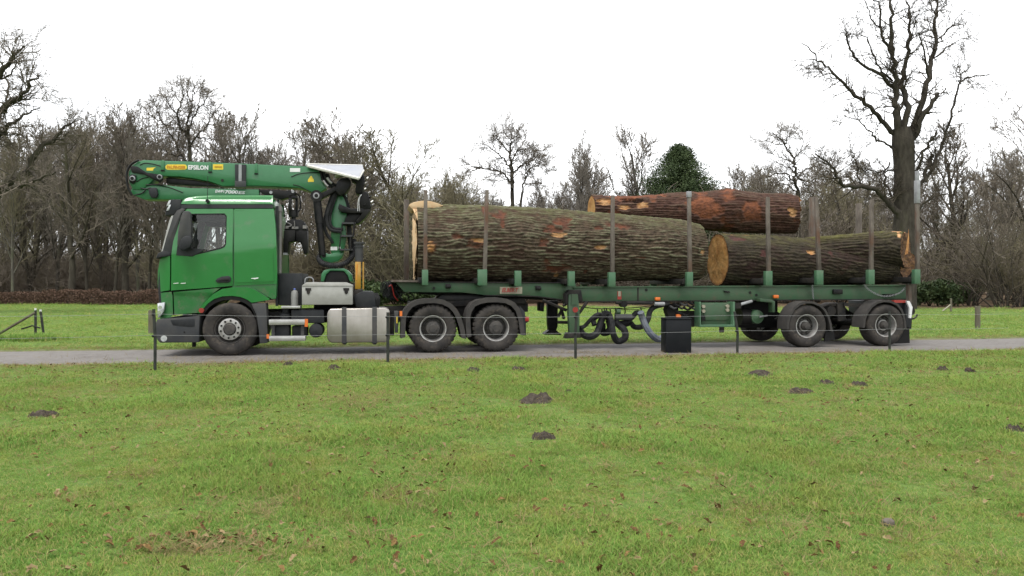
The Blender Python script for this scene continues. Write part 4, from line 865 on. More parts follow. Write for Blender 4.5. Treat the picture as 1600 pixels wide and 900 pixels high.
for x, y in ((208.3, 279.5), (250.7, 277.3)):
    a, c = L(x, y, VC); MB().lathe((a, VC-.085, c), [(.0001, 0), (.045, .0), (.055, .012), (.055, .08)], 20).build('pin', 'galvanised', T); MB().cyl((a, VC-.09, c), .035, 'v', .02, 14).build('pin_cap', 'black', T)
MB().prism(cp([(233, 296), (238, 293.5), (245, 294), (247.5, 303), (245, 309.5), (237, 309), (234, 303)]), VC-.06, VC+.05).build('boom_rest_clamp', 'dark_plastic', T, .012)
MB().tube([(a, VC-.01, c) for a, c in cp([(220, 294), (228, 295.5), (236, 293.5)])], .014, 5, 3).tube([(a, VC-.01, c) for a, c in cp([(210, 305), (222, 302), (228, 297)])], .014, 5, 3).tube([(a, VC+.0, c) for a, c in cp([(228, 289), (244, 288.5), (262, 292), (286, 301)])], .012, 5, 3).build('crane_hose', 'black', T)
MB().tube([(a, VC-.006, c) for a, c in cp([(219, 258), (226, 255), (238, 256), (251, 259.5)])], .010, 5, 3).tube([(a, VC-.006, c) for a, c in cp([(455, 276.5), (466, 272), (480, 270), (500, 270)])], .010, 5, 3).tube([(a, VC-.006, c) for a, c in cp([(458, 288.5), (468, 291), (478, 296), (490, 302)])], .010, 5, 3).tube([(a, VC-.006, c) for a, c in cp([(214, 284), (222, 279), (232, 277)])], .010, 5, 3).build('boom_seam', 'black', boom)
# the clamp that holds the boom, lugs, stickers and lettering
cl = MB().prism(cp([(367.5, 257), (385, 257.5), (384.5, 284), (385, 292.5), (367, 292.5), (368, 284)]), VC-.05, VC-.005).build('boom_clamp', 'dark_plastic', boom, .006)
MB().prism(cp([(372.8, 257), (377.5, 257), (377.5, 283), (372.8, 283)], VC-.06), VC-.062, VC-.05).build('clamp_ram', 'galvanised', boom)
MB().prism(cp([(367, 283), (384.5, 283), (385, 292.5), (367, 292.5)], VC-.06), VC-.075, VC-.05).build('clamp_block', 'grey_plastic', boom, .006)
for x in (254.5, 328.5, 400.5): MB().prism(cp([(x-2, 250.5 + (x-254)*.035), (x+2, 250.5 + (x-254)*.035), (x+2.5, 267 + (x-254)*.035), (x-2.5, 267 + (x-254)*.035)]), VC-.022, VC-.002).build('hose_lug', 'crane_paint', boom, .004)
for x in (254.5, 328.5, 400.5): MB().prism(cp([(x-2.8, 265.5 + (x-254)*.035), (x+2.8, 265.5 + (x-254)*.035), (x+2.8, 267.6 + (x-254)*.035), (x-2.8, 267.6 + (x-254)*.035)]), VC-.026, VC-.003).build('lug_foot', 'black', boom)
def rrect(x0, y0, x1, y1, rr, n=5):
    o = []
    for cx, cy, a0 in ((x1-rr, y0+rr, -90), (x1-rr, y1-rr, 0), (x0+rr, y1-rr, 90), (x0+rr, y0+rr, 180)):
        o += [(cx + rr*math.cos(R(a0 + 90*k/n)), cy + rr*math.sin(R(a0 + 90*k/n))) for k in range(n+1)]
    return o
st_v = VC-.004
MB().prism(PP(rrect(258.5, 257, 292, 265.3, 4.1), st_v), st_v, VC).build('name_plate', 'yellow_print', boom)
text('lettering', 'PALFINGER', 'orange_print', boom, (261, 259, 290, 263.6), st_v-.002, .02)
text('lettering', 'EPSILON', 'white_print', boom, (294.2, 258.6, 325.5, 264.9), VC-.003, .035)
MB().prism(PP(rrect(332.7, 256.6, 348.7, 265, .8), st_v), st_v, VC).build('sticker', 'yellow_print', boom)
text('lettering', 'ACHTUNG', 'orange_print', boom, (335, 259.5, 346.5, 261.8), st_v-.002)
MB().prism(PP([(229, 262.2), (238, 261.8), (243.5, 261.4), (240, 263.5), (239, 266.5), (229, 266.6)], st_v), st_v, VC).build('sticker', 'yellow_print', boom)
MB().prism(PP(rrect(453, 262.6, 469, 268.6, .5), st_v), st_v, VC).build('sticker', 'white_print', boom)
MB().prism(PP([(485.4, 275), (487, 275), (490.3, 281), (490.3, 284.2), (481.2, 284.2), (481.2, 281)], st_v), st_v, VC).build('sticker', 'yellow_print', boom)
a, c = L(347.5, 282, VC); MB().cyl((a, VC-.012, c), .03, 'v', .02, 14).build('boom_plug', 'chassis', boom)
for rect, tx in (((336.5, 297, 350.5, 301), 'EWP1'), ((351.5, 297.6, 372, 302.4), '7000'), ((372.5, 299, 383, 303), 'ES')): text('lettering', tx, 'white_print', T, rect, VC+.026, .02, .15)
# weather cover over the seat
A_, B_, C_, E_ = L(480.5, 259.2, .95), L(560.5, 279, .55), L(568, 266, 1.15), L(566.5, 260, 1.75)
qd = [(A_[0], .95, A_[1]), (B_[0], .55, B_[1]), (C_[0], 1.15, C_[1]), (E_[0], 1.75, E_[1]), (L(481, 258.5, 1.6)[0], 1.6, L(481, 258.5, 1.6)[1])]
cv = MB().loft([[Vector(p) for p in qd], [Vector(p) + Vector((0, 0, .03)) for p in qd]]).build('cover_sheet', 'cover_sheet', T)
MB().tube([Vector(qd[0]) + Vector((0, -.01, .0)), Vector(qd[1]) + Vector((0, -.01, 0))], .035, 6).tube([Vector(qd[1]), Vector(qd[2])], .022, 6).tube([Vector(qd[4]) + Vector((0, 0, .03)), Vector(qd[3]) + Vector((0, 0, .02))], .02, 6).build('cover_rim', 'cover_rim', cv)
MB().prism(cp([(522.5, 275.5), (528, 272), (537, 272.5), (538, 274.5), (530, 275.5), (524, 277)]), VC-.1, VC+.2).build('cover_bracket', 'cover_rim', T)
# elbow hoses
for k in range(5):
    p = cp([(500.5+k*3, 267+k*1.2), (503+k*3.2, 279+k*.8), (510+k*3, 289-k*.3), (517+k*2.6, 293-k)], VC+.05); MB().tube([(a, VC+.02+.07*(k % 2), c) for a, c in p], .026, 7, 4).build('crane_hose', 'hose', T)
for x, y in ((505, 282), (511, 277.5)):
    p = cp([(x, y), (x+4, y+6), (x+7.5, y+9)], VC-.06); MB().tube([(a, VC-.06, c) for a, c in p], .028, 8, 3).build('hose_fitting', 'alu', T)
# lift cylinder, link arm, column
a0, a1 = L(495, 307, VC), L(504, 399, VC)
MB().tube([(a0[0], VC-.02, a0[1]), ((a0[0]*.55+a1[0]*.45), VC-.02, a0[1]*.55+a1[1]*.45)], .088, 14).tube([((a0[0]*.56+a1[0]*.44), VC-.02, a0[1]*.56+a1[1]*.44), (a1[0], VC-.02, a1[1])], .075, 14).build('lift_cylinder', 'black_steel', T)
MB().cyl((a0[0], VC-.14, a0[1]), .125, 'v', .3, 20).build('cylinder_eye', 'black_steel', T)
MB().lathe((a0[0], VC-.165, a0[1]), [(.0001, 0), (.062, 0), (.07, .015), (.07, .05)], 18).build('pin', 'galvanised', T); MB().cyl((a0[0], VC-.17, a0[1]), .04, 'v', .02, 14).build('pin_cap', 'black', T)
MB().prism(cp([(498, 303), (520, 293), (528, 291), (529, 297), (522, 300), (501, 312)], VC-.08), VC-.08, VC+.1).build('link_arm', 'black_steel', T, .012)
MB().prism(cp([(521, 296), (531, 288), (541, 292), (543, 330), (540, 350), (541, 372), (537, 396), (517, 396), (517, 350), (519, 320)], VC+.1), VC+.1, VC+.36).build('crane_column', 'crane_paint', T, .02)
MB().prism(cp([(500.5, 399), (503, 395.5), (509, 395), (514, 397.5), (522, 395), (537, 394), (535, 402), (528, 408), (517, 410.5), (506, 407.5), (501, 404)], VC), VC, VC+.42).build('column_foot', 'crane_paint', T, .02)
a, c = L(506, 399.5, VC); MB().cyl((a, VC-.01, c), .045, 'v', .04, 16).build('foot_pin', 'black_steel', T)
MB().prism(cp([(516.5, 385.5), (527, 385.5), (527, 391), (516.5, 391)], VC+.1), VC+.094, VC+.1).build('sticker', 'white_print', T); MB().prism(cp([(529, 385.5), (532, 385.5), (532, 388.5), (529, 388.5)], VC+.1), VC+.094, VC+.1).build('sticker', 'white_print', T)
# dark hoses along the column
for k, pts in enumerate([[(524, 300), (517, 318), (511, 338), (512, 352), (519, 360), (533, 362)], [(527, 300), (520, 320), (515, 338), (516, 350), (522, 357), (536, 358)], [(521, 299), (513, 320), (507, 345), (508, 360), (515, 372), (520, 380)], [(534, 300), (541, 312), (545, 330), (546, 352), (549, 375), (551, 400)], [(531, 302), (536, 318), (541, 335), (544, 355), (546, 378), (548, 398)]]):
    MB().tube([(a, VC+.02+.03*k, c) for a, c in cp(pts, VC+.02)], .036, 7, 5).build('crane_hose', 'hose', T)
# corrugated hose ring round the slewing base
b = MB(); pts = catmull([lv(x, y, v_) for x, y, v_ in ((503, 398, 1.3), (498.5, 403, 1.1), (502, 410, .9), (512, 414, .78), (525, 415, .75), (538, 412, .8), (547, 405, .9), (552, 396, 1.0), (553.5, 386, 1.1), (553, 374, 1.15))], 16)
b.tube(pts, lambda i: .062 if (i // 2) % 2 else .048, 9); b.build('corrugated_hose', 'hose', T)
bs = MB().prism(cp([(501, 440), (502, 428), (506, 422.5), (518, 419), (537, 419), (543, 422), (549, 428), (551, 440), (546.5, 440), (543, 430), (537, 423.5), (516, 423), (509.5, 429), (506, 440)], .75), .75, 1.75).build('crane_base', 'crane_paint', T, .015)
MB().prism(cp([(506.5, 442), (510, 429.5), (516, 423.5), (537, 424), (543, 430.5), (546, 442)], .8), .80, 1.7).build('slew_housing', 'black', T, .01); MB().pbox(520, 433, 533, 436, .82, .03).build('slew_plate', 'alu', T)
MB().pprism([(494, 442), (556, 442), (560, 482), (490, 482)], .85, .8).build('crane_subframe', 'chassis', T, .01)
# outrigger jack
jv = .45; c1, c2, c3, c4 = L(561, 377, jv), L(561, 409, jv), L(560, 452, jv), L(561, 462, jv)
MB().cyl((c2[0], jv+.09, c2[1]), .085, 'z', c1[1]-c2[1]-.04, 18).cyl((c1[0], jv+.09, c1[1]-.05), .115, 'z', .04, 20).cyl((c1[0], jv+.09, c1[1]-.12), .10, 'z', .02, 20).build('outrigger_sleeve', 'grey_plastic', T)
oj = MB().box(c3[0]-.07, c3[0]+.05, jv, jv+.16, c3[1], c2[1]).build('outrigger_leg', 'yellow_paint', T, .012)
MB().cyl((c3[0]+.10, jv+.05, c3[1]), .018, 'z', c2[1]-c3[1], 8).build('outrigger_rail', 'yellow_paint', oj); MB().prism([(c3[0]-.05, c3[1]+.2), (c3[0]-.03, c3[1]+.2), (c3[0]-.01, c2[1]-.05), (c3[0]-.04, c2[1]-.05)], jv-.005, jv+.0).build('outrigger_mark', 'orange_print', oj)
MB().cyl((c4[0], jv+.09, c4[1]), .09, 'z', c3[1]-c4[1], 18, .075).build('outrigger_foot', 'grey_pipe', oj)
MB().pprism([(548, 455), (566, 452), (572, 470), (552, 476)], .4, .8).build('outrigger_beam', 'chassis', T, .01)
# operator's seat and controls
VS = .9
MB().prism(cp([(526, 284), (533, 278), (545, 277), (549, 284), (545, 294), (540, 303), (530, 306), (524, 298)], VS), VS, VS+.5).build('control_block', 'black_steel', T, .03)
MB().prism(cp([(548, 276), (556, 279), (563, 276), (568, 269), (570, 280), (567, 295), (564, 303), (557, 303), (555, 297), (557, 286), (549, 282)], VS), VS, VS+.4).build('seat_back', 'black', T, .03)
MB().prism(cp([(564, 300), (575, 299), (578, 310), (580, 324), (577, 330), (566, 330), (561, 318)], VS), VS, VS+.45).build('operator_seat', 'black', T, .04)
MB().prism(cp([(530, 318), (536, 321), (548, 326), (575, 325), (579, 329), (570, 341), (560, 350), (556, 346), (566, 333), (546, 333), (533, 331), (528, 326)], VS), VS, VS+.5).build('footrest_frame', 'black_steel', T, .015)
MB().prism(cp([(546, 334), (564, 333), (560, 349), (548, 352), (536, 352), (540, 340)], VS+.1), VS+.1, VS+.4).build('valve_bank', 'black', T, .02)
for k, (x, y) in enumerate([(571, 288), (573, 293), (570, 297), (576, 303), (578.5, 309), (580.5, 317), (582, 322), (569, 322), (574, 280)]):
    a, c = L(x, y, VS); MB().tube([(a-.05, VS+.1, c-.04), (a, VS-.02, c+.02), (a+.03, VS+.02, c+.05)], .016, 6, 2).build('control_lever', ['grey_pipe', 'black', 'alu'][k % 3], T)
MB().tube([(a, VS-.02, c) for a, c in cp([(565, 304), (560, 312), (559, 330)], VS)], .008, 5, 4).tube([(a, VS, c) for a, c in cp([(563, 304), (561, 315), (562, 330)], VS)], .006, 5, 4).build('white_cable', 'white_print', T)
MB().tube([(a, VS, c) for a, c in cp([(568, 276), (579, 276.3)], VS)], .012, 5).build('seat_rail', 'black', T)
# ladder beside the column
ld = MB()
for v_ in (VS, VS+.3): ld.tube([(a, v_, c) for a, c in cp([(554, 347), (552, 368), (547.5, 372), (548, 391)], v_)], .02, 6).tube([(a, v_, c) for a, c in cp([(535, 349), (532, 372), (530, 391)], v_)], .014, 6)
ld.build('ladder_rail', 'black_steel', T)
for y, x0, x1 in ((348.5, 534, 556), (368.5, 532, 553), (390, 530, 551)): MB().pbox(x0, y-1.2, x1, y+1.2, VS-.01, .32).build('ladder_rung', 'grey_plastic', T)
# grapple hanging behind the cab
VG = 1.05
MB().prism(cp([(404, 296.5), (430, 296.5), (446, 298), (452, 297), (461, 298.5), (463, 303), (458, 307), (447, 309.5), (440, 312), (430, 309), (410, 303)], VG), VG, VG+.26).build('boom_head', 'black_steel', T, .015)
for x, y in ((423.5, 301), (457.7, 299.5)):
    a, c = L(x, y, VG); MB().lathe((a, VG-.03, c), [(.0001, 0), (.03, 0), (.036, .01), (.036, .04)], 14).build('pin', 'galvanised', T)
MB().prism(cp([(451, 306), (456, 306), (455.5, 329), (450.5, 329)], VG), VG, VG+.06).prism(cp([(461, 307), (465, 309), (464.5, 329), (460, 329)], VG), VG+.1, VG+.18).prism(cp([(451, 304), (465, 306), (465, 311), (451, 310)], VG), VG, VG+.2).build('grapple_hanger', 'black_steel', T, .008)
MB().tube([(a, VG, c) for a, c in cp([(462, 302), (467.5, 306), (469.5, 314), (469, 325), (466, 332)], VG)], .018, 6, 4).build('crane_hose', 'black', T)
gr = MB()
a, c = L(458, 337, VG); gr.cyl((a, VG+.1, c-.02), .10, 'z', .15, 18).cyl((a, VG+.1, c-.10), .05, 'z', .1, 12); gr.build('rotator', 'black_steel', T)
gp = MB().prism(cp([(445, 352), (449, 344.5), (456, 342.5), (470, 343), (475, 346), (479, 355), (480, 361), (444, 361)], VG), VG, VG+.05).prism(cp([(445, 352), (449, 344.5), (456, 342.5), (470, 343), (475, 346), (479, 355), (480, 361), (475, 361), (471, 348), (452, 348), (448, 361), (444, 361)], VG), VG+.35, VG+.4).build('grapple', 'black_steel', T, .008)
for sgn, xs_ in ((0, [(444, 360), (462, 360), (461, 377), (451.5, 379), (450.5, 394), (449, 398), (443, 397.5), (442.5, 380)]), (1, [(461.5, 360), (480, 360), (480.5, 380), (480, 396), (475, 397.5), (471.5, 385), (470.5, 379), (462, 377)])):
    MB().prism(cp(xs_, VG), VG-.05+.04*sgn, VG+.42-.04*sgn).build('jaw', 'black', gp, .02)
for x0, y0, x1, y1 in ((446, 353, 451, 357), (456, 354, 466, 357.5), (473, 352, 479, 357)): MB().pbox(x0, y0, x1, y1, VG-.03, .05).build('grapple_pin', 'grey_pipe', gp)
MB().tube([(a, VG-.03, c) for a, c in cp([(449, 348), (456, 352), (449, 355)], VG)], .012, 5, 3).tube([(a, VG-.03, c) for a, c in cp([(460, 345), (460.5, 352), (459, 357)], VG)], .012, 5, 3).build('crane_hose', 'grey_pipe', gp)
MB().pbox(442, 395, 449, 398, VG-.06, .3).build('jaw_tip', 'galvanised', gp)

# gas bottle standing on the catwalk
a, c = L(460, 476.7, .2); gb = root('gas_bottle', a, .25, 'small grey gas bottle with blue cap standing behind the cab', 'bottle', c-.015)
def zl(prof, k=20):
    b = MB(); b.loft([[Vector((a + r_*math.cos(2*math.pi*j/k), .25 + r_*math.sin(2*math.pi*j/k), c + z_)) for j in range(k)] for r_, z_ in prof]); return b
zl([(.07, -.015), (.072, 0), (.072, .24), (.06, .28), (.03, .30), (.028, .31)]).build('body', 'cylinder_grey', gb)
zl([(.022, .311), (.022, .335), (.012, .345)]).build('cap', 'blue_cap', gb)

# ------------------------------------------------------------------ trailer
uR = L(1100, 545, 0)[0]
K = root('log_trailer', uR, 1.25, 'dull green pole trailer with steel stakes carrying three logs', 'trailer')
VB = .55
MB().pprism([(618, 441), (900, 442.5), (900, 460), (884, 468.5), (862, 466.5), (838, 462.5), (800, 461), (757, 461), (723, 457), (632, 456.5)], VB, .14).build('main_beam', 'trailer_paint', K, .008)
MB().pprism([(618, 441), (900, 442.5), (900, 460), (884, 468.5), (838, 462.5), (757, 461), (723, 457), (632, 456.5)], VB+.02, .14).build('main_beam', 'trailer_paint', K, .008).location = (0, 1.2, 0)
MB().pprism([(896, 449.2), (1100, 448.6), (1421, 446), (1421, 467), (1290, 469), (1100, 470.5), (905, 471), (896, 466)], VB-.03, .14).build('rear_beam', 'trailer_paint', K, .008)
MB().pprism([(896, 449.2), (1100, 448.6), (1421, 446), (1421, 467), (1290, 469), (1100, 470.5), (905, 471), (896, 466)], VB-.03, .14).build('rear_beam', 'trailer_paint', K, .008).location = (0, 1.25, 0)
for pts, vv_ in (([(618, 439.6), (900, 441.2), (900, 442.8), (618, 441.2)], VB-.03), ([(896, 447.8), (1421, 444.8), (1421, 446.6), (896, 449.6)], VB-.06), ([(905, 470.6), (1421, 466.6), (1421, 468.2), (905, 472.2)], VB-.05), ([(757, 460.6), (838, 462.3), (884, 468.3), (884, 469.8), (838, 463.8), (757, 462)], VB-.03)):
    MB().pprism(pts, vv_, .24).build('flange', 'chassis' if vv_ > VB-.055 else 'trailer_paint', K)
MB().pprism([(640, 452), (740, 452), (760, 459), (850, 462), (880, 470), (700, 463), (640, 458)], .95, .7).build('coupling_plate', 'chassis', K)
MB().pprism([(1010, 449), (1400, 446), (1400, 462), (1010, 464)], .8, .9).build('inner_frame', 'chassis', K)
MB().pbox(996, 449, 998, 471, VB-.045, .02).build('joint_plate', 'chassis', K)
# name plate
npv = VB-.012
npl = MB().pbox(781, 448.2, 816, 459, npv, .012).build('name_plate', 'cream_plate', K)
text('lettering', 'ELBERT', 'red_print', npl, (784, 450, 810, 456.5), npv-.002, .03, .25)
# bolsters, stakes and pockets: (stake x at foot, x at top, top row, pocket x0, x1, top, bottom)
ST_ = [(664.5, 665, 297, 659.5, 669, 421.5, 445.5, 1), (757, 761, 297, 746.5, 761, 421, 446, 1), (808, 0, 0, 804.5, 814.5, 423, 447, 0), (893.5, 0, 0, 888, 898, 424, 447, 0), (956.5, 957.5, 305, 951, 961.5, 425.5, 447.5, 1),
       (1078, 1076.5, 300, 1073, 1082.5, 425, 447, 1), (1201, 1199.5, 308, 1196, 1206.5, 423.5, 446, 1), (1280.5, 1275, 308, 1275.5, 1286, 422.5, 445, 1), (1361, 1362, 312, 1356.5, 1366, 421.5, 444.5, 1), (1433.5, 1433, 284, 1428.5, 1437.5, 421, 443.5, 1)]
for i, (xf, xt, yt, x0, x1, y0, y1, has) in enumerate(ST_):
    u0, zt = L(x0, y0, .05); u1, zb = L(x1, y1, .05); zt2 = L(x1, y0, .05)[1]; uc, hw = (u0+u1)/2, (u1-u0)/2
    bo = MB().prism([(uc-.12, zb+.04), (uc+.05, zb+.04), (uc+.05, zb+.16), (uc-.12, zb+.16)], .16, 2.34).build('bolster', 'chassis', K, .008)
    MB().box(uc-hw, uc+hw, .03, .15, zb, zt).build('stake_pocket', 'pocket_paint', K, .006); MB().box(uc-hw, uc+hw, 2.35, 2.47, zb, zt).build('stake_pocket', 'pocket_paint', K, .006)
    MB()._add([(uc-hw*.6, .14, zb), (uc-hw*.6, .14, zt-.02), (uc-hw*.6, .55, zb), (uc+hw*.6, .14, zb), (uc+hw*.6, .14, zt-.02), (uc+hw*.6, .55, zb)], [(0, 1, 2), (3, 5, 4), (0, 3, 4, 1), (1, 4, 5, 2), (0, 2, 5, 3)]).build('gusset', 'chassis', bo)
    if has:
        uf, z_ = L(xf, y0, .09); ut, z2 = L(xt, yt, .09); w_ = .043
        MB().loft([[Vector((uf+a, .09+c, zb+.1)) for a, c in ((-w_, -w_), (w_, -w_), (w_, w_), (-w_, w_))], [Vector((ut+a, .09+c, z2)) for a, c in ((-w_*.85, -w_*.85), (w_*.85, -w_*.85), (w_*.85, w_*.85), (-w_*.85, w_*.85))]]).build('stake', 'stake_steel', K, .008)
        if i == 5: MB().box(ut-.045, ut+.045, .045, .135, z2-.12, z2+.012).build('stake_cap', 'galvanised', K, .004)
        if i == 9: MB().box(ut-.035, ut+.035, .055, .125, z2-.02, z2+.25).box(ut-.046, ut+.046, .04, .14, z2-.5, z2+.03).build('stake_cap', 'galvanised', K, .004)
for xf, xt, yt, yb in ((635, 635, 312, 437), (1267.5, 1269, 308, 444), (1341.5, 1342, 318, 444)):       # the far-side stakes that show
    uf, zb = L(xf, yb, 2.41); ut, z2 = L(xt, yt, 2.41); w_ = .06
    MB().loft([[Vector((uf+a, 2.41+c, zb)) for a, c in ((-w_, -w_), (w_, -w_), (w_, w_), (-w_, w_))], [Vector((ut+a, 2.41+c, z2)) for a, c in ((-w_, -w_), (w_, -w_), (w_, w_), (-w_, w_))]]).build('stake', 'stake_steel', K, .008)
MB().pprism([(612, 437), (662, 438), (662, 441), (612, 440.5)], .4, 1.7).build('front_plate', 'stake_steel', K)
# fittings on the beams
for x, y in ((700, 447), (841, 450)): MB().pbox(x-4, y-3.5, x+4, y+3.5, VB-.05, .05).pbox(x-1.5, y-1, x+5, y+2.5, VB-.09, .05).build('winch_ratchet', 'black_steel', K, .006)
MB().pbox(1303, 452, 1317, 459.5, VB-.1, .08).build('winch_ratchet', 'black_steel', K, .006)
MB().pprism([(1382, 459.5), (1400, 459), (1398, 463), (1385, 463.5)], VB-.12, .12).build('hook_plate', 'black_steel', K)
for x, y in ((1010, 453), (678, 450), (1172, 457), (1182, 461)): a, c = L(x, y, VB-.04); MB().cyl((a, VB-.045, c), .03, 'v', .03, 12).build('bolt', 'black_steel', K)
MB().pprism([(1131, 454), (1140, 455), (1141, 457.3), (1134, 457)], VB-.07, .05).build('hook_plate', 'black_steel', K)
for x, y in ((1028.5, 467), (1213.5, 463.5)): MB().pbox(x-4, y-2.5, x+3.5, y+2.5, VB-.12, .07).build('side_marker', 'orange_lens', K, .008)
MB().pbox(965, 455, 971, 468, VB-.04, .012).build('reflector', 'red_lens', K); MB().pbox(966, 455, 970, 463, VB-.043, .004).build('reflector_plate', 'cream_plate', K)
# diagonal braces and landing legs
lg = MB().pprism([(889, 460), (903, 460), (906, 488), (905.5, 520), (890, 520), (888.5, 490)], .25, .16).build('landing_leg', 'trailer_paint', K, .012)
MB().pprism([(887, 520), (906.5, 520), (908, 528), (884, 529)], .2, .26).build('leg_foot', 'chassis', lg, .008); a, c = L(899, 484, .24); MB().cyl((a, .235, c), .06, 'v', .03, 16).build('reflector', 'red_lens', lg)
MB().pprism([(893, 459.5), (902.5, 459.5), (902.5, 476), (893, 476)], .22, .06).build('leg_bracket', 'trailer_paint', lg)
l2 = MB().pprism([(855.5, 470), (872, 470), (871.5, 510), (869, 517), (857.5, 517), (856, 505)], 1.9, .16).build('landing_leg', 'black', K, .01); MB().pprism([(851, 521), (858, 516), (869, 516), (877, 522), (877, 523.5), (851, 523)], 1.85, .26).build('leg_foot', 'black', l2)
for p0, p1, vv_ in (((848, 469), (886, 485), .45), ((871, 503.5), (890, 504), .6), ((905, 489), (918, 472), .4), ((880, 478), (892, 470), .4), ((872, 495), (880, 482), .7), ((877, 483), (882, 498), .7)):
    a, c = L(*p0, vv_), L(*p1, vv_); MB().tube([(a[0], vv_, a[1]), (c[0], vv_+.05, c[1])], .035, 6).build('brace', 'chassis', K)
MB().pprism([(884, 459), (890, 453), (908, 453), (911, 470), (905, 472), (884, 476)], .3, .3).build('leg_mount', 'chassis', K, .01)
MB().pprism([(843, 473), (851, 473), (850, 487), (843, 486)], .9, .3).build('junction_box', 'black', K, .02)
# suspended hoses
def hose(pts, v, r, m='hose', k=8): MB().tube([(a, v + .05*math.sin(i*1.7), c) for i, (a, c) in enumerate(PP(pts, v))], r, k, 6).build('hose', m, K)
hose([(906, 512), (914, 510), (922, 500), (929, 493), (937, 491), (945, 493)], .5, .045)
hose([(906, 515), (912, 523), (921, 526), (931, 521), (937, 510), (942, 498), (947, 491)], .55, .075)
hose([(944, 490), (952, 492), (955, 503), (957, 520), (963, 531), (970, 533), (976, 527), (975, 516), (968, 508), (961, 501)], .45, .075)
hose([(929, 508), (928, 500), (933, 494), (941, 492), (950, 497), (962, 504), (975, 504), (986, 497), (995, 489), (1003, 490)], .62, .06)
hose([(1001, 488), (1005, 497), (1010, 512), (1018, 524), (1029, 530), (1037, 527), (1043, 519), (1046, 508)], .4, .075, 'blue_hose')
hose([(986, 505), (993, 511), (1003, 510), (1011, 500), (1016, 487), (1023, 480), (1034, 476), (1044, 473)], .6, .06)
hose([(941, 506), (943, 519), (949, 519), (953, 512), (952, 500)], .7, .08); hose([(963, 505), (975, 507), (986, 503)], .66, .07)
MB().tube([(a, .6, c) for a, c in PP([(905, 479), (930, 482), (960, 482), (1000, 480), (1040, 474)], .6)], .01, 5, 4).tube([(a, .62, c) for a, c in PP([(960, 482), (990, 484), (1020, 479)], .62)], .008, 5, 4).build('hose_cable', 'black', K)
for x, y0, y1 in ((933, 482, 491), (940, 482, 494), (944, 481, 492), (947, 481, 490), (953, 482, 493), (961, 481, 493), (968, 481, 490), (976, 480, 492), (1001, 480, 489)):
    a, c = L(x, y0, .55), L(x, y1, .55); MB().tube([(a[0], .55, a[1]), (a[0]+.02, .56, (a[1]+c[1])/2), (c[0], .55, c[1])], .014, 5).build('hose_hanger', 'black_steel', K)
a, c = L(961, 495.5, .45), L(987, 495.5, .45); MB().tube([(a[0], .45, a[1]), (c[0], .45, c[1])], .07, 12).build('hose_sleeve', 'grey_plastic', K)
a, c = L(963, 487, .5), L(969, 487, .5); MB().tube([(a[0], .5, a[1]), (c[0], .5, c[1])], .06, 10).build('hose_joint', 'trailer_paint', K)
MB().tube([(a, .5, c) for a, c in PP([(962, 473), (980, 473.5), (1000, 473), (1020, 474)], .5)], .035, 7, 3).build('pipe', 'chassis', K); a, c = L(975, 475, .45); MB().cyl((a, .43, c), .075, 'v', .2, 14).build('valve', 'black', K)
a, c = L(1023, 475, .45), L(1038, 475, .45); MB().tube([(a[0], .45, a[1]), (c[0], .45, c[1])], .045, 9).build('pipe', 'galvanised', K)
# valve cluster
for k, (x, y) in enumerate([(1058, 476), (1064, 480), (1068, 475), (1073, 482), (1078, 478), (1084, 481), (1062, 488), (1070, 491), (1052, 480), (1080, 473)]):
    a, c = L(x, y, .55); MB().tube([(a-.08, .55, c+.03), (a, .5, c-.03), (a+.09, .56, c+.0)], .025, 6, 2).build('valve', ['black', 'chassis', 'grey_plastic'][k % 3], K)
MB().pprism([(1042, 484), (1045, 476), (1060, 474), (1060, 486), (1092, 486), (1092, 505), (1084, 511), (1075, 505), (1046, 497)], .65, .25).build('valve_plate', 'chassis', K)
MB().pbox(1057, 491, 1064, 495.5, .5, .05).build('side_marker', 'orange_lens', K)
# green service cabinet
cb = MB().pprism([(1093, 471.5), (1095.3, 471.5), (1095.3, 507.5), (1145.5, 507.5), (1145.5, 471.5), (1148.5, 471.5), (1148.5, 511), (1093, 511)], .22, .3).build('cabinet_frame', 'pocket_paint', K, .006)
MB().pprism([(1096, 473), (1145, 473), (1145, 507), (1096, 507)], .36, .3).build('cabinet', 'trailer_paint', K, .01); MB().pprism([(1101, 475), (1139, 474), (1139, 499), (1131, 500.5), (1103, 500.5), (1100, 494)], .33, .03).build('cabinet_door', 'trailer_paint', K, .006)
for x, y in ((1099.5, 479), (1099.5, 486), (1137, 478.5), (1137, 484.5)): a, c = L(x, y, .3); MB().cyl((a, .29, c), .04, 'v', .05, 14).build('cabinet_lamp', 'cream_plate', K)
MB().pbox(1096.5, 493, 1102, 501, .3, .04).build('cabinet_latch', 'black', K); MB().pbox(1124, 511, 1131.5, 519.5, 1.6, .02).build('mud_plate', 'stake_steel', K)
MB().pbox(1127, 470, 1130, 514, 1.58, .03).build('mud_plate_strut', 'stake_steel', K)
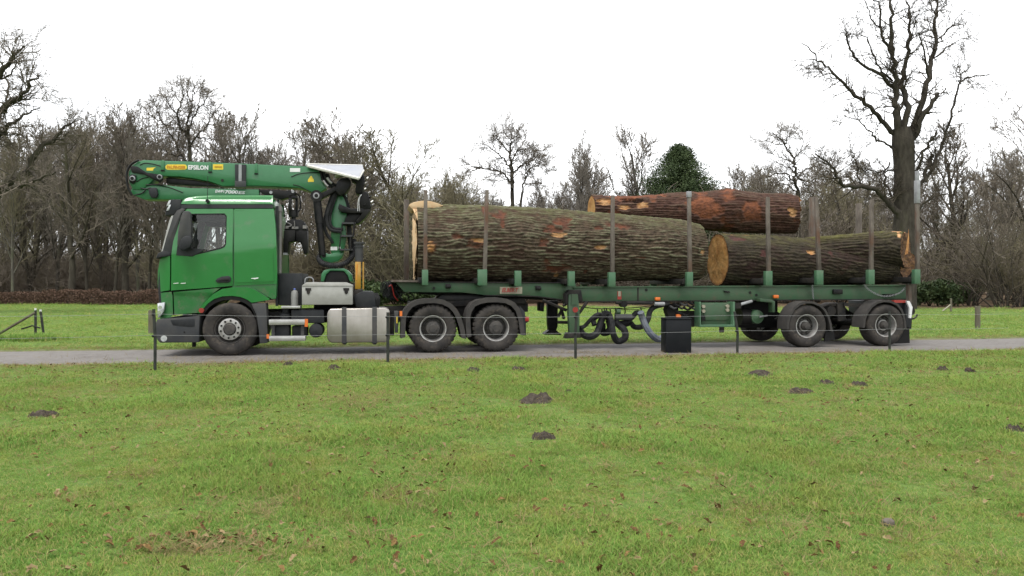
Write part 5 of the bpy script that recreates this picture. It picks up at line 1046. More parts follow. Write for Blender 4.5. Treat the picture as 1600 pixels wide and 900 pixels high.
# air tank, brackets
c0 = L(1181.7, 495, .6); MB().tube([(c0[0]-.1, .75, c0[1]), (c0[0]-.35, .75, c0[1])], .2, 20).build('air_tank', 'black', K); MB().lathe((c0[0], .55, c0[1]), [(.0001, -.06), (.06, -.055), (.10, -.03), (.15, -.02), (.165, .03), (.165, .6)], 24).build('air_tank', 'trailer_paint', K)
MB().tube([(c0[0]+.02, .48, c0[1]), (c0[0]+.22, .5, c0[1]+.03)], .02, 6).build('tank_pipe', 'galvanised', K)
MB().pprism([(1188, 466), (1206, 468), (1211, 471), (1211, 488), (1207, 488), (1207, 473), (1188, 471)], .3, .2).build('fender_bracket', 'trailer_paint', K, .006)
MB().tube([(a, .5, c) for a, c in PP([(1151, 477), (1156, 476), (1163, 474), (1175, 470.5)], .5)], .035, 7, 3).build('pipe', 'galvanised', K); MB().pbox(1148, 473, 1158, 482, .45, .15).build('valve', 'chassis', K)
MB().pprism([(1155, 470), (1215, 470), (1215, 512), (1155, 512)], 1.2, .3).build('axle_frame', 'black', K)
# wheels, axles, fenders
RT = .485
tw_ = wheel(K, 1262, 510, RT, .40, 'trailer'); wheel(K, 1385.5, 508.5, RT, .40, 'trailer', proto=tw_)
for x in (1262, 1385.5):
    wheel(K, x, 508.5, RT, .40, 'trailer', proto=tw_, far=True); uu = L(x, 509, 0)[0]; MB().cyl((uu, .2, .49), .085, 'v', 2.1, 12).build('axle', 'chassis', K); MB().prism([(uu-.5, .62), (uu+.5, .62), (uu+.15, .8), (uu-.15, .8)], .55, .65).prism([(uu-.5, .62), (uu+.5, .62), (uu+.15, .8), (uu-.15, .8)], 1.85, 1.95).build('leaf_spring', 'chassis', K)
    c0 = L(x+38, 486, .5); MB().cyl((c0[0], .5, c0[1]), .11, 'v', .25, 14).build('brake_chamber', 'chassis', K)
g1 = [(1229.5, 515), (1230.5, 502), (1234, 491), (1240, 481), (1249, 474), (1260, 470.5), (1271, 471), (1282, 475.5), (1290, 483), (1296, 494), (1299.5, 506), (1301, 518)]
g2 = [(1348.5, 512), (1350, 498), (1354, 488), (1361, 478), (1370, 471.5), (1381, 468.5), (1392, 469.5), (1403, 474.5), (1410, 483), (1414, 494), (1416, 505), (1416.5, 514)]
for gg in (g1, g2): fender(K, gg, -.01, .46, 'fender', 'fender', .05); fender(K, gg, 2.05, .46, 'fender', 'fender', .05)
MB().pprism([(1290, 515), (1303, 515), (1304.5, 531), (1288, 534)], .1, .03).build('mudflap', 'black', K); MB().pprism([(1396, 514), (1421, 514), (1421.5, 536), (1393, 537)], .06, .03).build('mudflap', 'black', K); MB().pprism([(1396, 514), (1421, 514), (1421.5, 536), (1393, 537)], 2.1, .03).build('mudflap', 'black', K)
MB().pprism([(1308, 474), (1320, 472), (1322, 500), (1310, 502)], .45, .05).pprism([(1319, 473), (1350, 474), (1350, 481), (1319, 478)], .4, .06).build('fender_bracket', 'chassis', K)
rb_ = MB().pprism([(1415, 472), (1421.5, 471), (1425, 479), (1425, 500), (1423, 512), (1416, 512)], .1, 2.3).build('rear_bumper', 'dark_plastic', K, .01); MB().pprism([(1416.5, 470), (1421.5, 470.5), (1426, 480), (1424, 497), (1421, 497), (1421, 481)], .05, .06).build('bumper_strip', 'white_print', rb_)
MB().pprism([(1419.5, 444), (1424, 444), (1425, 473), (1420, 473)], .3, .1).build('rear_post', 'stake_steel', K); MB().tube([(a, .2, c) for a, c in PP([(1420, 497), (1427, 498), (1432, 494), (1433, 491)], .2)], .022, 6, 3).build('rear_hook', 'black_steel', K)
MB().pbox(1397, 469, 1416, 473, .1, .1).build('rear_light_bar', 'red_lens', K); MB().pprism([(1421, 500), (1425, 500), (1424, 514), (1420, 514)], .2, .15).build('rear_lamp', 'black_steel', K)
# chains
def chain(pts, v):
    P = catmull([Vector((*L(x, y, v)[:1], v, L(x, y, v)[1])) for x, y in pts], 7); b = MB()
    for i in range(len(P)-1):
        d = (P[i+1]-P[i]); s_ = Vector((0, .012, 0)) if i % 2 else d.cross(Vector((0, 1, 0))).normalized()*.014
        b.tube([P[i]-d*.1+s_, P[i+1]+d*.1+s_], .006, 4).tube([P[i]-d*.1-s_, P[i+1]+d*.1-s_], .006, 4)
    b.build('chain', 'galvanised', K)
chain([(1269, 440), (1269.5, 452), (1271, 467)], VB-.1); chain([(1349, 443), (1358, 453), (1376, 462), (1392, 462), (1408, 456), (1422, 440)], VB-.12)

# ------------------------------------------------------------------ logs
m = bpy.data.materials.new('bark'); m.use_nodes = True
def bark_mat(name, furrow, plate, lichen, bare, bare2, moss):
    m = bpy.data.materials.new(name); m.use_nodes = True; global t, l, tcn
    t = m.node_tree; l = t.links.new; b = t.nodes['Principled BSDF']; b.inputs['Roughness'].default_value = .9; b.inputs['Specular IOR Level'].default_value = .25
    tcn = N(t, 'ShaderNodeTexCoord')
    at = lambda n: N(t, 'ShaderNodeAttribute', _attribute_name=n).outputs['Fac']
    c = mixc(nz(9, 6), furrow, plate); c = mixc(nz(1.1, 5, .6, 0.50, .68, 11), c, tuple(x*.7 for x in bare2)); c = mixc(ma('MULTIPLY', at('ridge'), nz(2.6, 5, .6, .32, .55, 2)), c, mixc(nz(20, 4), lichen, tuple(x*.6 for x in lichen)))
    c = mixc(ma('MULTIPLY', at('moss'), nz(5, 6, .65, .35, .6, 4)), c, moss)
    c = mixc(at('bare'), c, mixc(nz(7, 6, .7, .35, .65, 6), bare, bare2)); c = mixc(at('fresh'), c, mixc(nz(9, 6), (.36, .17, .06), (.42, .26, .13)))
    c = mixc(at('rot'), c, (.02, .014, .01))
    l(c, b.inputs['Base Color']); bn = N(t, 'ShaderNodeTexNoise', Scale=40, Detail=6); l(tcn.outputs['Object'], bn.inputs['Vector'])
    bp = N(t, 'ShaderNodeBump', Strength=.6, Distance=.02); l(bn.outputs[0], bp.inputs['Height']); l(bp.outputs[0], b.inputs['Normal']); MATS[name] = m
bark_mat('bark_mossy', (.022, .015, .010), (.078, .055, .036), (.150, .146, .090), (.115, .038, .018), (.05, .022, .015), (.07, .075, .028))
bark_mat('bark_red', (.028, .013, .010), (.075, .036, .024), (.10, .064, .044), (.165, .058, .025), (.055, .022, .014), (.06, .05, .03))
bark_mat('bark_dark', (.013, .010, .007), (.034, .026, .016), (.062, .054, .03), (.075, .025, .022), (.04, .018, .016), (.085, .082, .018))
def log(parent, name, ends, v0, v1, seed, m, bark=.038, spots=(), bare=0.0, moss=1.0, nt_=290, du=.016, wav=.075, fu=15, fw_=3.0, oval=1.0, twist=0, endcut=0):
    """ends: (pixel x, top row, bottom row) stations on the log's axis plane; spots: (x pixel, angle deg, half len m, half width m, kind, depth)"""
    st_ = [(L(x, (a+c)/2, v0 + (v1-v0)*i/(len(ends)-1)), abs(L(x, a, v0)[1]-L(x, c, v0)[1])/2, v0 + (v1-v0)*i/(len(ends)-1)) for i, (x, a, c) in enumerate(ends)]
    us_ = np.array([s[0][0] for s in st_]); zs_ = np.array([s[0][1] for s in st_]); rs_ = np.array([s[1] for s in st_]); vs_ = np.array([s[2] for s in st_])
    n = int((us_[-1]-us_[0])/du); u = np.linspace(us_[0], us_[-1], n)
    cz = np.interp(u, us_, zs_); cr_ = np.interp(u, us_, rs_); cv_ = np.interp(u, us_, vs_)
    ker = np.ones(31)/31; pad = lambda a: np.convolve(np.pad(a, 15, 'edge'), ker, 'valid'); cz, cr_, cv_ = pad(cz), pad(cr_), pad(cv_)
    th = np.arange(nt_)*2*np.pi/nt_; U, TH_ = np.meshgrid(u, th, indexing='ij'); Rr = cr_[:, None]*np.ones_like(TH_)
    cx, sx = np.cos(TH_ + twist*(U-us_[0])), np.sin(TH_ + twist*(U-us_[0])); mr = rs_.mean()
    low = (fbm(U*.55, cx*.9+5, sx*.9+5, 3, seed) - .5)*2
    wu = U + .25*(fbm(U*1.2, cx*2, sx*2, 2, seed+9)-.5)
    warp = .35*(fbm(U*2.2, cx*mr*4, sx*mr*4, 2, seed+5) - .5)
    kk = max(6, round(2*np.pi*mr/(.95/fu))); ph = kk*(TH_ + twist*(U-us_[0])) + 17*fbm(wu*fw_*.5, cx*mr*2.6, sx*mr*2.6, 3, seed+1) + 4*vn(wu*fw_*1.3, cx*mr*7, sx*mr*7, seed+4)
    n2 = vn(wu*fw_*1.25+7, cx*mr*fu*1.2 + warp*7, sx*mr*fu*1.2, seed+2); n3 = vn(U*fw_*4, cx*mr*fu*1.8, sx*mr*fu*1.8, seed+6)
    rid = np.clip(.45 + .30*np.sin(ph) + .95*(n2-.5) + .75*(n3-.5), 0, 1); fine = fbm(U*22, cx*mr*40, sx*mr*40, 2, seed+3)
    Bare = np.clip((fbm(U*1.6, cx*mr*2.2, sx*mr*2.2, 4, seed+7) - (.72-bare))/.06, 0, 1); Fresh = np.zeros_like(U); Rot = np.zeros_like(U); dep = np.zeros_like(U)
    for (px, ang, hl, hw_, kind, dd) in spots:
        su = L(px, 400, v0 - mr*math.cos(R(ang)))[0]; da = (TH_ - R(ang) + np.pi) % (2*np.pi) - np.pi
        e = ((U-su)/hl)**2 + (da*mr/hw_)**2; e = e + (fbm(U*6, cx*mr*24, sx*mr*24, 4, seed+11)-.5)*3.4; k = np.clip((.95-e)/.7, 0, 1)*(.45+.55*np.clip((rid*.6+fine*.8-.2)/.5, 0, 1))
        if kind == 'bare': Bare = np.maximum(Bare, k)
        if kind == 'fresh': Fresh = np.maximum(Fresh, k)
        if kind == 'rot': Rot = np.maximum(Rot, np.clip((.8-e)/.3, 0, 1))
        if kind == 'bump': k = np.exp(-((U-su)/hl)**2 - (da*mr/hw_)**2)
        dep += dd*k
    free = np.clip(1 - np.maximum(np.maximum(Bare, Fresh), Rot)*.85, 0, 1)
    rad = Rr*(1 + wav*low) + bark*rid*free + .012*(fine-.5)*2 - .014*np.maximum(Bare, Fresh) + dep
    zz = cz[:, None] + rad*sx*0 + rad*np.sin(TH_); vv2 = cv_[:, None] - rad*np.cos(TH_)*oval
    U = U - endcut*np.cos(TH_)*np.clip((U-us_[-1]+.7)/.7, 0, 1)
    org = parent['org']; V = np.stack([U - org[0], vv2 - org[1], zz - org[2]], -1)
    ii = np.arange(n*nt_).reshape(n, nt_); nx_ = np.roll(ii, -1, 1)
    Q = np.stack([ii[:-1], ii[1:], nx_[1:], nx_[:-1]], -1).reshape(-1, 4)
    Moss = np.clip((np.sin(TH_) - .45)*1.8, 0, 1)*moss*free*np.clip(rid+.25, 0, 1); Ridge = np.clip((rid-.5)*2.4, 0, 1)*free
    if DEBUG: print('LOG', name, 'rot', Rot.max(), (Rot > .5).sum(), 'z', zz.max(), zz.min(), rs_)
    me = mesh_np(name, V.reshape(-1, 3), Q, attrs=dict(ridge=Ridge.ravel(), bare=Bare.ravel(), fresh=Fresh.ravel(), moss=Moss.ravel(), rot=Rot.ravel()))
    o = link(name, me, parent, m); return o, V
def cut_face(parent, V, end, m, dish=.0, rings=10, off=.0, seed=0, rag=0.0, name='cut_face', slope=(0, 0)):
    ring = V[0 if end == 0 else -1]; ring = np.stack([np.convolve(np.pad(ring[:, k], 6, 'wrap'), np.ones(13)/13, 'valid') for k in range(3)], 1); c = ring.mean(0); sgn = -1 if end == 0 else 1; vs2 = []
    for k in range(rings+1):
        f = 1 - k/rings
        p = c + (ring-c)*max(f, 1e-3)*.985
        p = p.copy(); rel = p - c; p[:, 0] += sgn*(off + dish*(1-f)) + rag*(fbm(p[:, 1]*9+seed, p[:, 2]*9, o=3, s=seed)-.5) + rel[:, 1]*slope[0] + rel[:, 2]*slope[1]; vs2.append(p)
    n = len(ring); ii = np.arange((rings+1)*n).reshape(rings+1, n); nx_ = np.roll(ii, -1, 1)
    Q = np.stack([ii[:-1], nx_[:-1], nx_[1:], ii[1:]], -1).reshape(-1, 4)
    return link(name, mesh_np(name, np.concatenate(vs2), Q, attrs=dict(rr=np.repeat(1 - np.arange(rings+1)/rings, n))), parent, m)
def log_root(name, px, v, z, label): return root(name, L(px, 440, v)[0], v, label, 'log', z)
R1 = log_root('oak_log', 870, 1.2, 1.45, 'thick mossy oak log with deeply furrowed bark lying on the trailer front')
o1, V1 = log(R1, 'trunk', [(650, 323, 437), (680, 324, 438), (760, 322, 438), (850, 328, 438), (957, 336, 438), (1030, 342, 439), (1066, 345, 440), (1082, 348, 439), (1089, 354, 437)], 1.22, 1.22, 3, 'bark_mossy',
  spots=[(716, 8, .16, .06, 'bare', -.01), (747, 2, .16, .05, 'fresh', -.02), (742, -2, .2, .12, 'bare', 0), (862, 22, .28, .10, 'bare', 0), (873, 14, .22, .07, 'fresh', 0), (848, 2, .14, .12, 'bare', 0), (938, -3, .14, .04, 'fresh', -.015), (935, 30, .1, .05, 'bare', 0), (870, -42, .4, .12, 'bare', 0), (783, 40, .06, .34, 'bare', 0), (756, 60, .06, .2, 'bare', 0), (995, -18, .2, .03, 'bare', 0), (868, -58, .05, .1, 'fresh', 0), (1100, -5, .06, .07, 'fresh', 0), (880, 40, .2, .2, 'bare', 0), (672, -8, .14, .13, 'bare', .02), (672, -8, .1, .10, 'fresh', .03)], bare=.0)
cut_face(o1, V1, 0, 'fresh_wood', .0, 8, .03, 3, .10); cut_face(o1, V1, 1, 'bark_wood', -.05, 8, 0, 5, .05)
# torn hinge: pale splinter standing up at the butt
MB().prism(PP([(638.5, 321), (641, 318.5), (646, 316), (655, 314.2), (664, 313.2), (674, 314.6), (684, 317.5), (693, 321.5), (680, 326), (645, 328)], .85), .85, 1.75).build('torn_hinge', 'fresh_wood', R1, .012)
fl = [(643.5, 323, .92), (668, 323.5, .92), (665, 334, .70), (661, 343, .57), (657, 354, .47), (653.5, 347, .52), (650, 338, .60), (646, 329, .78)]
MB().loft([[lv(*p) for p in fl], [lv(x + 2, y, v_ + .25) for x, y, v_ in fl]]).build('torn_hinge', 'fresh_wood', R1)
MB().loft([[lv(644.5, 340, .8), lv(649, 346, .7), lv(653, 372, .5), lv(650, 392, .44), lv(647, 433, .75), lv(644.5, 400, .6)], [lv(645, 340, 1.5), lv(649, 346, 1.5), lv(653, 372, 1.5), lv(650, 392, 1.5), lv(647.5, 430, 1.5), lv(645, 400, 1.5)]]).build('torn_hinge', 'fresh_wood', R1, .008)
kn = MB(); a, c = L(672.5, 388, .43); kn.lathe((a, .43, c), [(.0001, -.03), (.06, -.028), (.12, -.012), (.155, .02), (.17, .12)], 24); kn.build('knot', 'cut_wood', R1)
R2 = log_root('stripped_log', 1085, 1.8, 2.72, 'reddish brown stripped log with a rotten hollow lying on top of the other two')
o2, V2 = log(R2, 'trunk', [(924, 306, 350), (980, 307, 353), (1040, 304, 355), (1120, 301, 359), (1143, 297.5, 361), (1180, 302, 362), (1228, 305, 363.5), (1243, 306.5, 363)], 1.80, 1.80, 21, 'bark_red', .03, bare=.18, moss=.25, nt_=200, fu=14, fw_=1.5, wav=.13, endcut=.12,
  spots=[(948, 30, .22, .14, 'fresh', -.02), (960, -10, .2, .1, 'bare', 0), (988, 38, .27, .12, 'rot', -.16), (1005, 16, .16, .10, 'fresh', .015), (975, 8, .2, .06, 'fresh', 0), (1242, 4, .16, .12, 'fresh', -.03), (1230, 70, .3, .15, 'bump', .04), (1143, 60, .22, .3, 'bump', .07), (1180, 10, .1, .05, 'bare', -.01), (970, -60, .3, .1, 'rot', -.05)])
cut_face(o2, V2, 0, 'cut_wood', .0, 8, 0, 7, .02); cut_face(o2, V2, 1, 'orange_wood', -.08, 8, 0, 8, .16)
R3 = log_root('forked_log', 1265, 1.2, 1.42, 'dark log with a pale orange sawn face, forking towards the trailer tail')
o3, V3 = log(R3, 'trunk', [(1121, 365.5, 446), (1150, 367, 446), (1200, 368, 445), (1280, 376, 444), (1340, 384, 443), (1400, 392, 442), (1421, 396, 440)], 1.15, 1.05, 33, 'bark_dark', .026, bare=.0, moss=.6, nt_=230, fu=15, fw_=2.8, wav=.05, twist=.12, endcut=.52,
  spots=[(1150, 52, .22, .10, 'bare', 0), (1148, 75, .3, .035, 'fresh', -.01), (1263, 22, .11, .05, 'fresh', -.01), (1190, 12, .1, .1, 'bare', 0), (1240, 42, .5, .05, 'moss', 0)])
cut_face(o3, V3, 0, 'cut_wood', .0, 14, 0, 9, .03); cut_face(o3, V3, 1, 'sawn_end', -.04, 8, 0, 10, .12)
o4, V4 = log(R3, 'side_stem', [(1215, 384, 404), (1250, 374, 410), (1300, 369, 412), (1360, 364, 414), (1403, 360, 416), (1416, 364, 416)], 1.15, .78, 45, 'bark_dark', .03, bare=.02, moss=1.0, nt_=200, fu=14, fw_=2.4, wav=.07, endcut=.45, spots=[(1395, 78, .25, .1, 'fresh', 0), (1404, 45, .1, .08, 'fresh', 0)])
cut_face(o4, V4, 1, 'sawn_end', -.03, 8, 0, 11, .1)
MB().loft([[lv(1414, 398, .5), lv(1419, 396, .5), lv(1420.5, 372, .6), lv(1419.5, 358, .6), lv(1418.5, 370, .6)], [lv(1414, 398, .56), lv(1419, 396, .56), lv(1420.5, 372, .63), lv(1419.8, 358, .62), lv(1418.5, 370, .62)]]).build('splinter', 'orange_wood', R3)

# ------------------------------------------------------------------ fences and posts
fp = [(242, 575, 483), (606, 566, 488), (899.5, 559, 489), (1151.5, 553.5, 487), (1390, 549, 486)]
gp0 = G(606, 566); fr = bpy.data.objects.new('wire_fence', None); COL.objects.link(fr); fr.location = gp0; tag(fr, 'thin wire fence on dark slim posts along the near edge of the road', 'fence')
tops = []
for i, (x, yb, yt) in enumerate(fp):
    p = G(x, yb) - gp0; h = CZ + (HZ-yt)*G(x, yb).y/F; ln = (.02, .0, -.02, .05, 0)[i]
    b = MB(); b.tube([p + Vector((0, 0, -.25)), p + Vector((ln*.3, 0, h*.5)), p + Vector((-ln, 0, h))], .027, 8); b.build('post', 'post_plastic', fr)
    b = MB()
    for zz in (.56, .92):
        b.cyl(p + Vector((-.02, -.035, zz*h/1.0-.015)), .022, 'v', .03, 8)
    b.build('insulator', 'black', fr); tops.append((p, h))
W_ = [(tops[0][0]*2 - tops[1][0], tops[0][1])] + tops + [(tops[4][0]*2 - tops[3][0], tops[4][1])]
for zz in (.56, .92):
    b = MB(); pts = []
    for (p, h), (p2, h2) in zip(W_[:-1], W_[1:]):
        for k in range(6):
            f = k/6; pts.append(p.lerp(p2, f) + Vector((0, -.04, (h + (h2-h)*f)*zz - .02*math.sin(math.pi*f))))
    b.tube(pts, .0032, 4); b.build('wire', 'wire', fr)
def post(name, label, px, yb, yt, w_px, m, lean=0, top_cap=None, sides=10):
    g_ = G(px, yb); h = CZ + (HZ-yt)*g_.y/F; r_ = w_px/2*g_.y/F; o = bpy.data.objects.new(name, None); COL.objects.link(o); o.location = g_; tag(o, label, 'post')
    b = MB(); n = 7; b.loft([[Vector((lean*k/n + r_*(1 + .12*random.random())*math.cos(a*2*math.pi/sides), r_*math.sin(a*2*math.pi/sides), -.3 + (h+.3)*k/n - (.0 if k < n else .04*abs(math.sin(a*.8))))) for a in range(sides)] for k in range(n+1)]); b.build('shaft', m, o)
    if top_cap: MB().cyl((lean, 0, h-.01), r_*.9, 'z', .05, 10).build('insulator', top_cap, o)
    return o, g_, h
pA, gA, hA = post('fence_post', 'dark fence post with a diagonal brace across the road', 55.5, 528, 484, 3.6, 'post_plastic', 0, 'white_print')
MB().tube([(0, -.02, .9*hA), (-1.05, -.15, .02)], .035, 7).build('brace', 'post_wood', pA); MB().tube([(-.34, -.06, .24), (-.05, -.06, .33), (.16, -.06, .27)], .02, 6).build('cross_piece', 'black', pA)
post('fence_post', 'leaning dark fence post next to the braced one', 71, 527, 486, 3.6, 'post_plastic', -.13, 'white_print')
post('wooden_post', 'grey wooden post behind the cab nose', 236, 522, 484, 8, 'post_wood', 0)
post('wooden_post', 'weathered round wooden post in the far field behind the trailer tail', 1527.5, 516, 477, 7.5, 'post_wood', 0)
pB, gB, hB = post('brace_post', 'small pale brace post at the far edge of the field', 1486, 487, 466, 3, 'post_wood'); MB().tube([(0, 0, .55*hB), (-.45, 0, .03)], .04, 6).build('brace', 'cream_plate', pB)
# black box on the verge
g_ = G(1061, 551); bx = bpy.data.objects.new('plastic_box', None); COL.objects.link(bx); bx.location = g_; bx.rotation_euler = (0, 0, TH*.5); tag(bx, 'plain black upright plastic box standing on the verge by the trailer', 'box')
hb = CZ + (HZ-497)*g_.y/F; wb = 20.5*g_.y/F
MB().loft([[Vector((a*wb*s, .22 + c*.2*s, z)) for a, c in ((-1, -1), (1, -1), (1, 1), (-1, 1))] for s, z in ((.995, -.05), (.998, hb*.5), (1.0, hb-.04))]).build('body', 'bin_plastic', bx, .015)
MB().box(-wb*1.012, wb*1.012, .012, .428, hb-.04, hb).build('lid', 'bin_plastic', bx, .012)

# ------------------------------------------------------------------ molehills
MH = [(838, 624, 60, 19, 'largest molehill in the middle of the meadow'), (850, 677, 44, 12, 'small crumbly molehill lying in front of the largest one'), (67, 641, 50, 12, 'dark molehill lying on its own in the grass before the cab'), (1187, 587, 52, 14, 'wide molehill in front of the trailer wheels nearest the bin'),
 (1250, 612, 42, 8, 'flat spread molehill between the wide one and a round one'), (1291, 602, 32, 9, 'small round molehill before the trailer axles'), (1343, 604, 30, 9, 'small round molehill before the last trailer wheel'), (809, 579, 26, 6, 'little molehill near the road by the rear drive wheel'),
 (742, 583, 30, 6, 'little flat molehill near the road by the drive wheels'), (523, 580, 26, 5, 'faint molehill near the road under the fuel tank'), (450, 574, 18, 4, 'tiny molehill near the road by the cab steps'), (888, 614, 12, 5, 'tiny clod of soil beside the largest molehill'), (1585, 669, 34, 8, 'molehill half hidden in grass at the meadow edge'), (1473, 578, 20, 4, 'tiny molehill before the wooden post'), (1516, 580, 20, 4, 'tiny molehill next to another before the wooden post')]
for i, (px, py, wp, hp_, lab) in enumerate(MH):
    g_ = G(px, py, -.03); g_.z = float(gz(g_.x, g_.y)); rw = wp/2*g_.y/F; h = min(.16, max(.06, hp_*g_.y/F*.7)); n = 46
    a = np.linspace(-1.15, 1.15, n); A, B = np.meshgrid(a, a); rr = np.sqrt(A**2+B**2) + (fbm(A*2+i*7, B*2, o=3, s=i)-.5)*.5
    rl = random.Random(i); Zm = np.zeros_like(A)
    for q_ in range(7):
        ox, oy, rw_ = rl.uniform(-.5, .5), rl.uniform(-.4, .4), rl.uniform(.28, .5); Zm = np.maximum(Zm, h*rl.uniform(.55, 1.0)*np.exp(-(((A-ox)**2 + (B-oy)**2)/rw_**2)))
    clod = vn(A*9+i*3, B*9, s=i)*.6 + vn(A*19+i*3, B*19, s=i+1)*.4; Zm = (Zm + (clod-.35)*.06)*np.clip((1.05-rr)*3, 0, 1) - .03*np.clip((rr-.85)*6, 0, 1.5)
    ii = np.arange(n*n).reshape(n, n); me = mesh_np('molehill', np.stack([A*rw, B*rw*.8, Zm], -1).reshape(-1, 3), np.stack([ii[:-1, :-1], ii[:-1, 1:], ii[1:, 1:], ii[1:, :-1]], -1).reshape(-1, 4), smooth=False)
    o = link('molehill', me, None, 'soil'); o.location = g_; tag(o, lab, 'molehill', 'molehills in the meadow')

# ------------------------------------------------------------------ grass
def grass_mat(name, cols, dry, drylo, tipmix=.35):
    m = bpy.data.materials.new(name); m.use_nodes = True; global t, l, tcn
    t = m.node_tree; l = t.links.new; t.nodes.clear(); o = N(t, 'ShaderNodeOutputMaterial'); b = N(t, 'ShaderNodeBsdfPrincipled', Roughness=.7); b.inputs['Specular IOR Level'].default_value = .08
    ge = N(t, 'ShaderNodeNewGeometry'); oi = N(t, 'ShaderNodeObjectInfo'); at = N(t, 'ShaderNodeAttribute', _attribute_name='tint').outputs['Fac']
    class _T: outputs = {'Object': ge.outputs['Position']}
    tcn = _T
    c = mixc(nz(.55, 4, .6, .38, .62), cols[0], cols[1]); c = mixc(nz(1.5, 5, .65, .48, .64, 2), c, cols[2]); c = mixc(ma('MULTIPLY', oi.outputs['Random'], .7), c, cols[3])
    f = N(t, 'ShaderNodeMapRange'); f.inputs[1].default_value = drylo; f.inputs[2].default_value = 1; l(at, f.inputs[0]); c = mixc(f.outputs[0], c, dry)
    l(c, b.inputs['Base Color']); tr = N(t, 'ShaderNodeBsdfTranslucent'); l(c, tr.inputs['Color']); x = N(t, 'ShaderNodeMixShader'); x.inputs[0].default_value = tipmix; l(b.outputs[0], x.inputs[1]); l(tr.outputs[0], x.inputs[2]); l(x.outputs[0], o.inputs[0]); MATS[name] = m
grass_mat('grass', [(.140, .248, .043), (.178, .264, .050), (.245, .262, .056), (.110, .222, .050)], (.36, .30, .12), .80)
grass_mat('dry_grass', [(.27, .21, .10), (.22, .18, .07), (.16, .13, .05), (.20, .15, .08)], (.34, .27, .15), .5)
def tuft(seed, n, h, w_, spread, lean, m):
    rd = np.random.default_rng(seed); V, Q, T3, tint = [], [], [], []
    for i in range(n):
        a = rd.random()*6.28; p = np.array([rd.normal()*spread, rd.normal()*spread, -.01]); d = np.array([math.cos(a), math.sin(a), 0])*lean*(.3 + rd.random()); hh = h*(.45 + .75*rd.random()); s = np.array([-d[1], d[0], 0]); s = s/np.linalg.norm(s)*w_*(.7 + .6*rd.random())/2; tn = rd.random()
        k = len(V); 
        for f, ww in ((0, 1.0), (.45, .85), (.8, .5)):
            c = p + d*hh*f**1.8 + np.array([0, 0, hh*f*(1 - .25*f*lean)]); V += [c - s*ww, c + s*ww]; tint += [tn]*2
        V.append(p + d*hh*1.05 + np.array([0, 0, hh*(1 - .3*lean)])); tint.append(min(1, tn+.08)); Q += [(k, k+1, k+3, k+2), (k+2, k+3, k+5, k+4)]; T3.append((k+4, k+5, k+6))
    me = mesh_np('tuft', V, Q, T3, attrs=dict(tint=tint)); me.materials.append(MATS[m]); return me
tufts = [tuft(s, 22, h, .0042, .035, ln, 'grass') for s, h, ln in ((1, .034, 1.0), (2, .042, .8), (3, .03, 1.2), (4, .055, .9), (5, .038, 1.1), (6, .07, .8))]
P_, S_, I_ = [], [], []
gr_ = np.random.default_rng(77)
def field(n, y0, y1, half, smin, smax, wide):
    y = np.sqrt(gr_.random(n)*(y1**2-y0**2) + y0**2); x = (gr_.random(n)*2-1)*(half*y + 1.6); u = W2U(x, y); v = W2V(x, y)
    edge = .12*(gr_.random(n)-.3); k = (v < edge_n(u) - .02 + edge) | (v > edge_f(u) + .05 + edge*3)
    k &= ~((v > -1.4) & (v < 2.9) & (gr_.random(n) < .45)); k &= (y + .195*x < 54)
    for (px, py, wp, hp_, _) in MH:
        g_ = G(px, py, -.03); k &= ((x-g_.x)/(wp/2*g_.y/F*.8))**2 + ((y-g_.y)/(wp/2*g_.y/F*.7))**2 > 1
    bare_ = fbm(x*1.3, y*1.3, o=3, s=12); k &= ~((bare_ > .70) & (gr_.random(n) < .5))
    x, y = x[k], y[k]; hh = fbm(x*.9, y*.9, o=4, s=13); s = (smin + (smax-smin)*gr_.random(len(x)))*(.58 + .55*np.clip((hh-.3)/.4, 0, 1)**1.3)
    P_.append(np.stack([x, y, gz(x, y)], 1)); S_.append(np.stack([s*wide, s*wide, s], 1)); I_.append(np.where((hh > .58) & (gr_.random(len(x)) < .5), gr_.choice([3, 5, 3], len(x)), gr_.choice([0, 1, 2, 4], len(x))))
field(62000, 2.6, 7.5, .68, .75, 1.25, 1.0); field(52000, 7.5, 12, .68, .8, 1.25, 1.3); field(44000, 12, 18.5, .70, .8, 1.2, 1.8); field(42000, 18, 34, .72, .9, 1.4, 2.4); field(26000, 34, 66, .76, 1.0, 1.6, 3.6)
P_ = np.concatenate(P_); S_ = np.concatenate(S_); I_ = np.concatenate(I_); n = len(P_)
scatter('grass', P_, np.stack([gr_.normal(size=n)*.15, gr_.normal(size=n)*.15, gr_.random(n)*6.28], 1), S_, I_, tufts, 'short green meadow grass in front of and behind the road', 'grass')
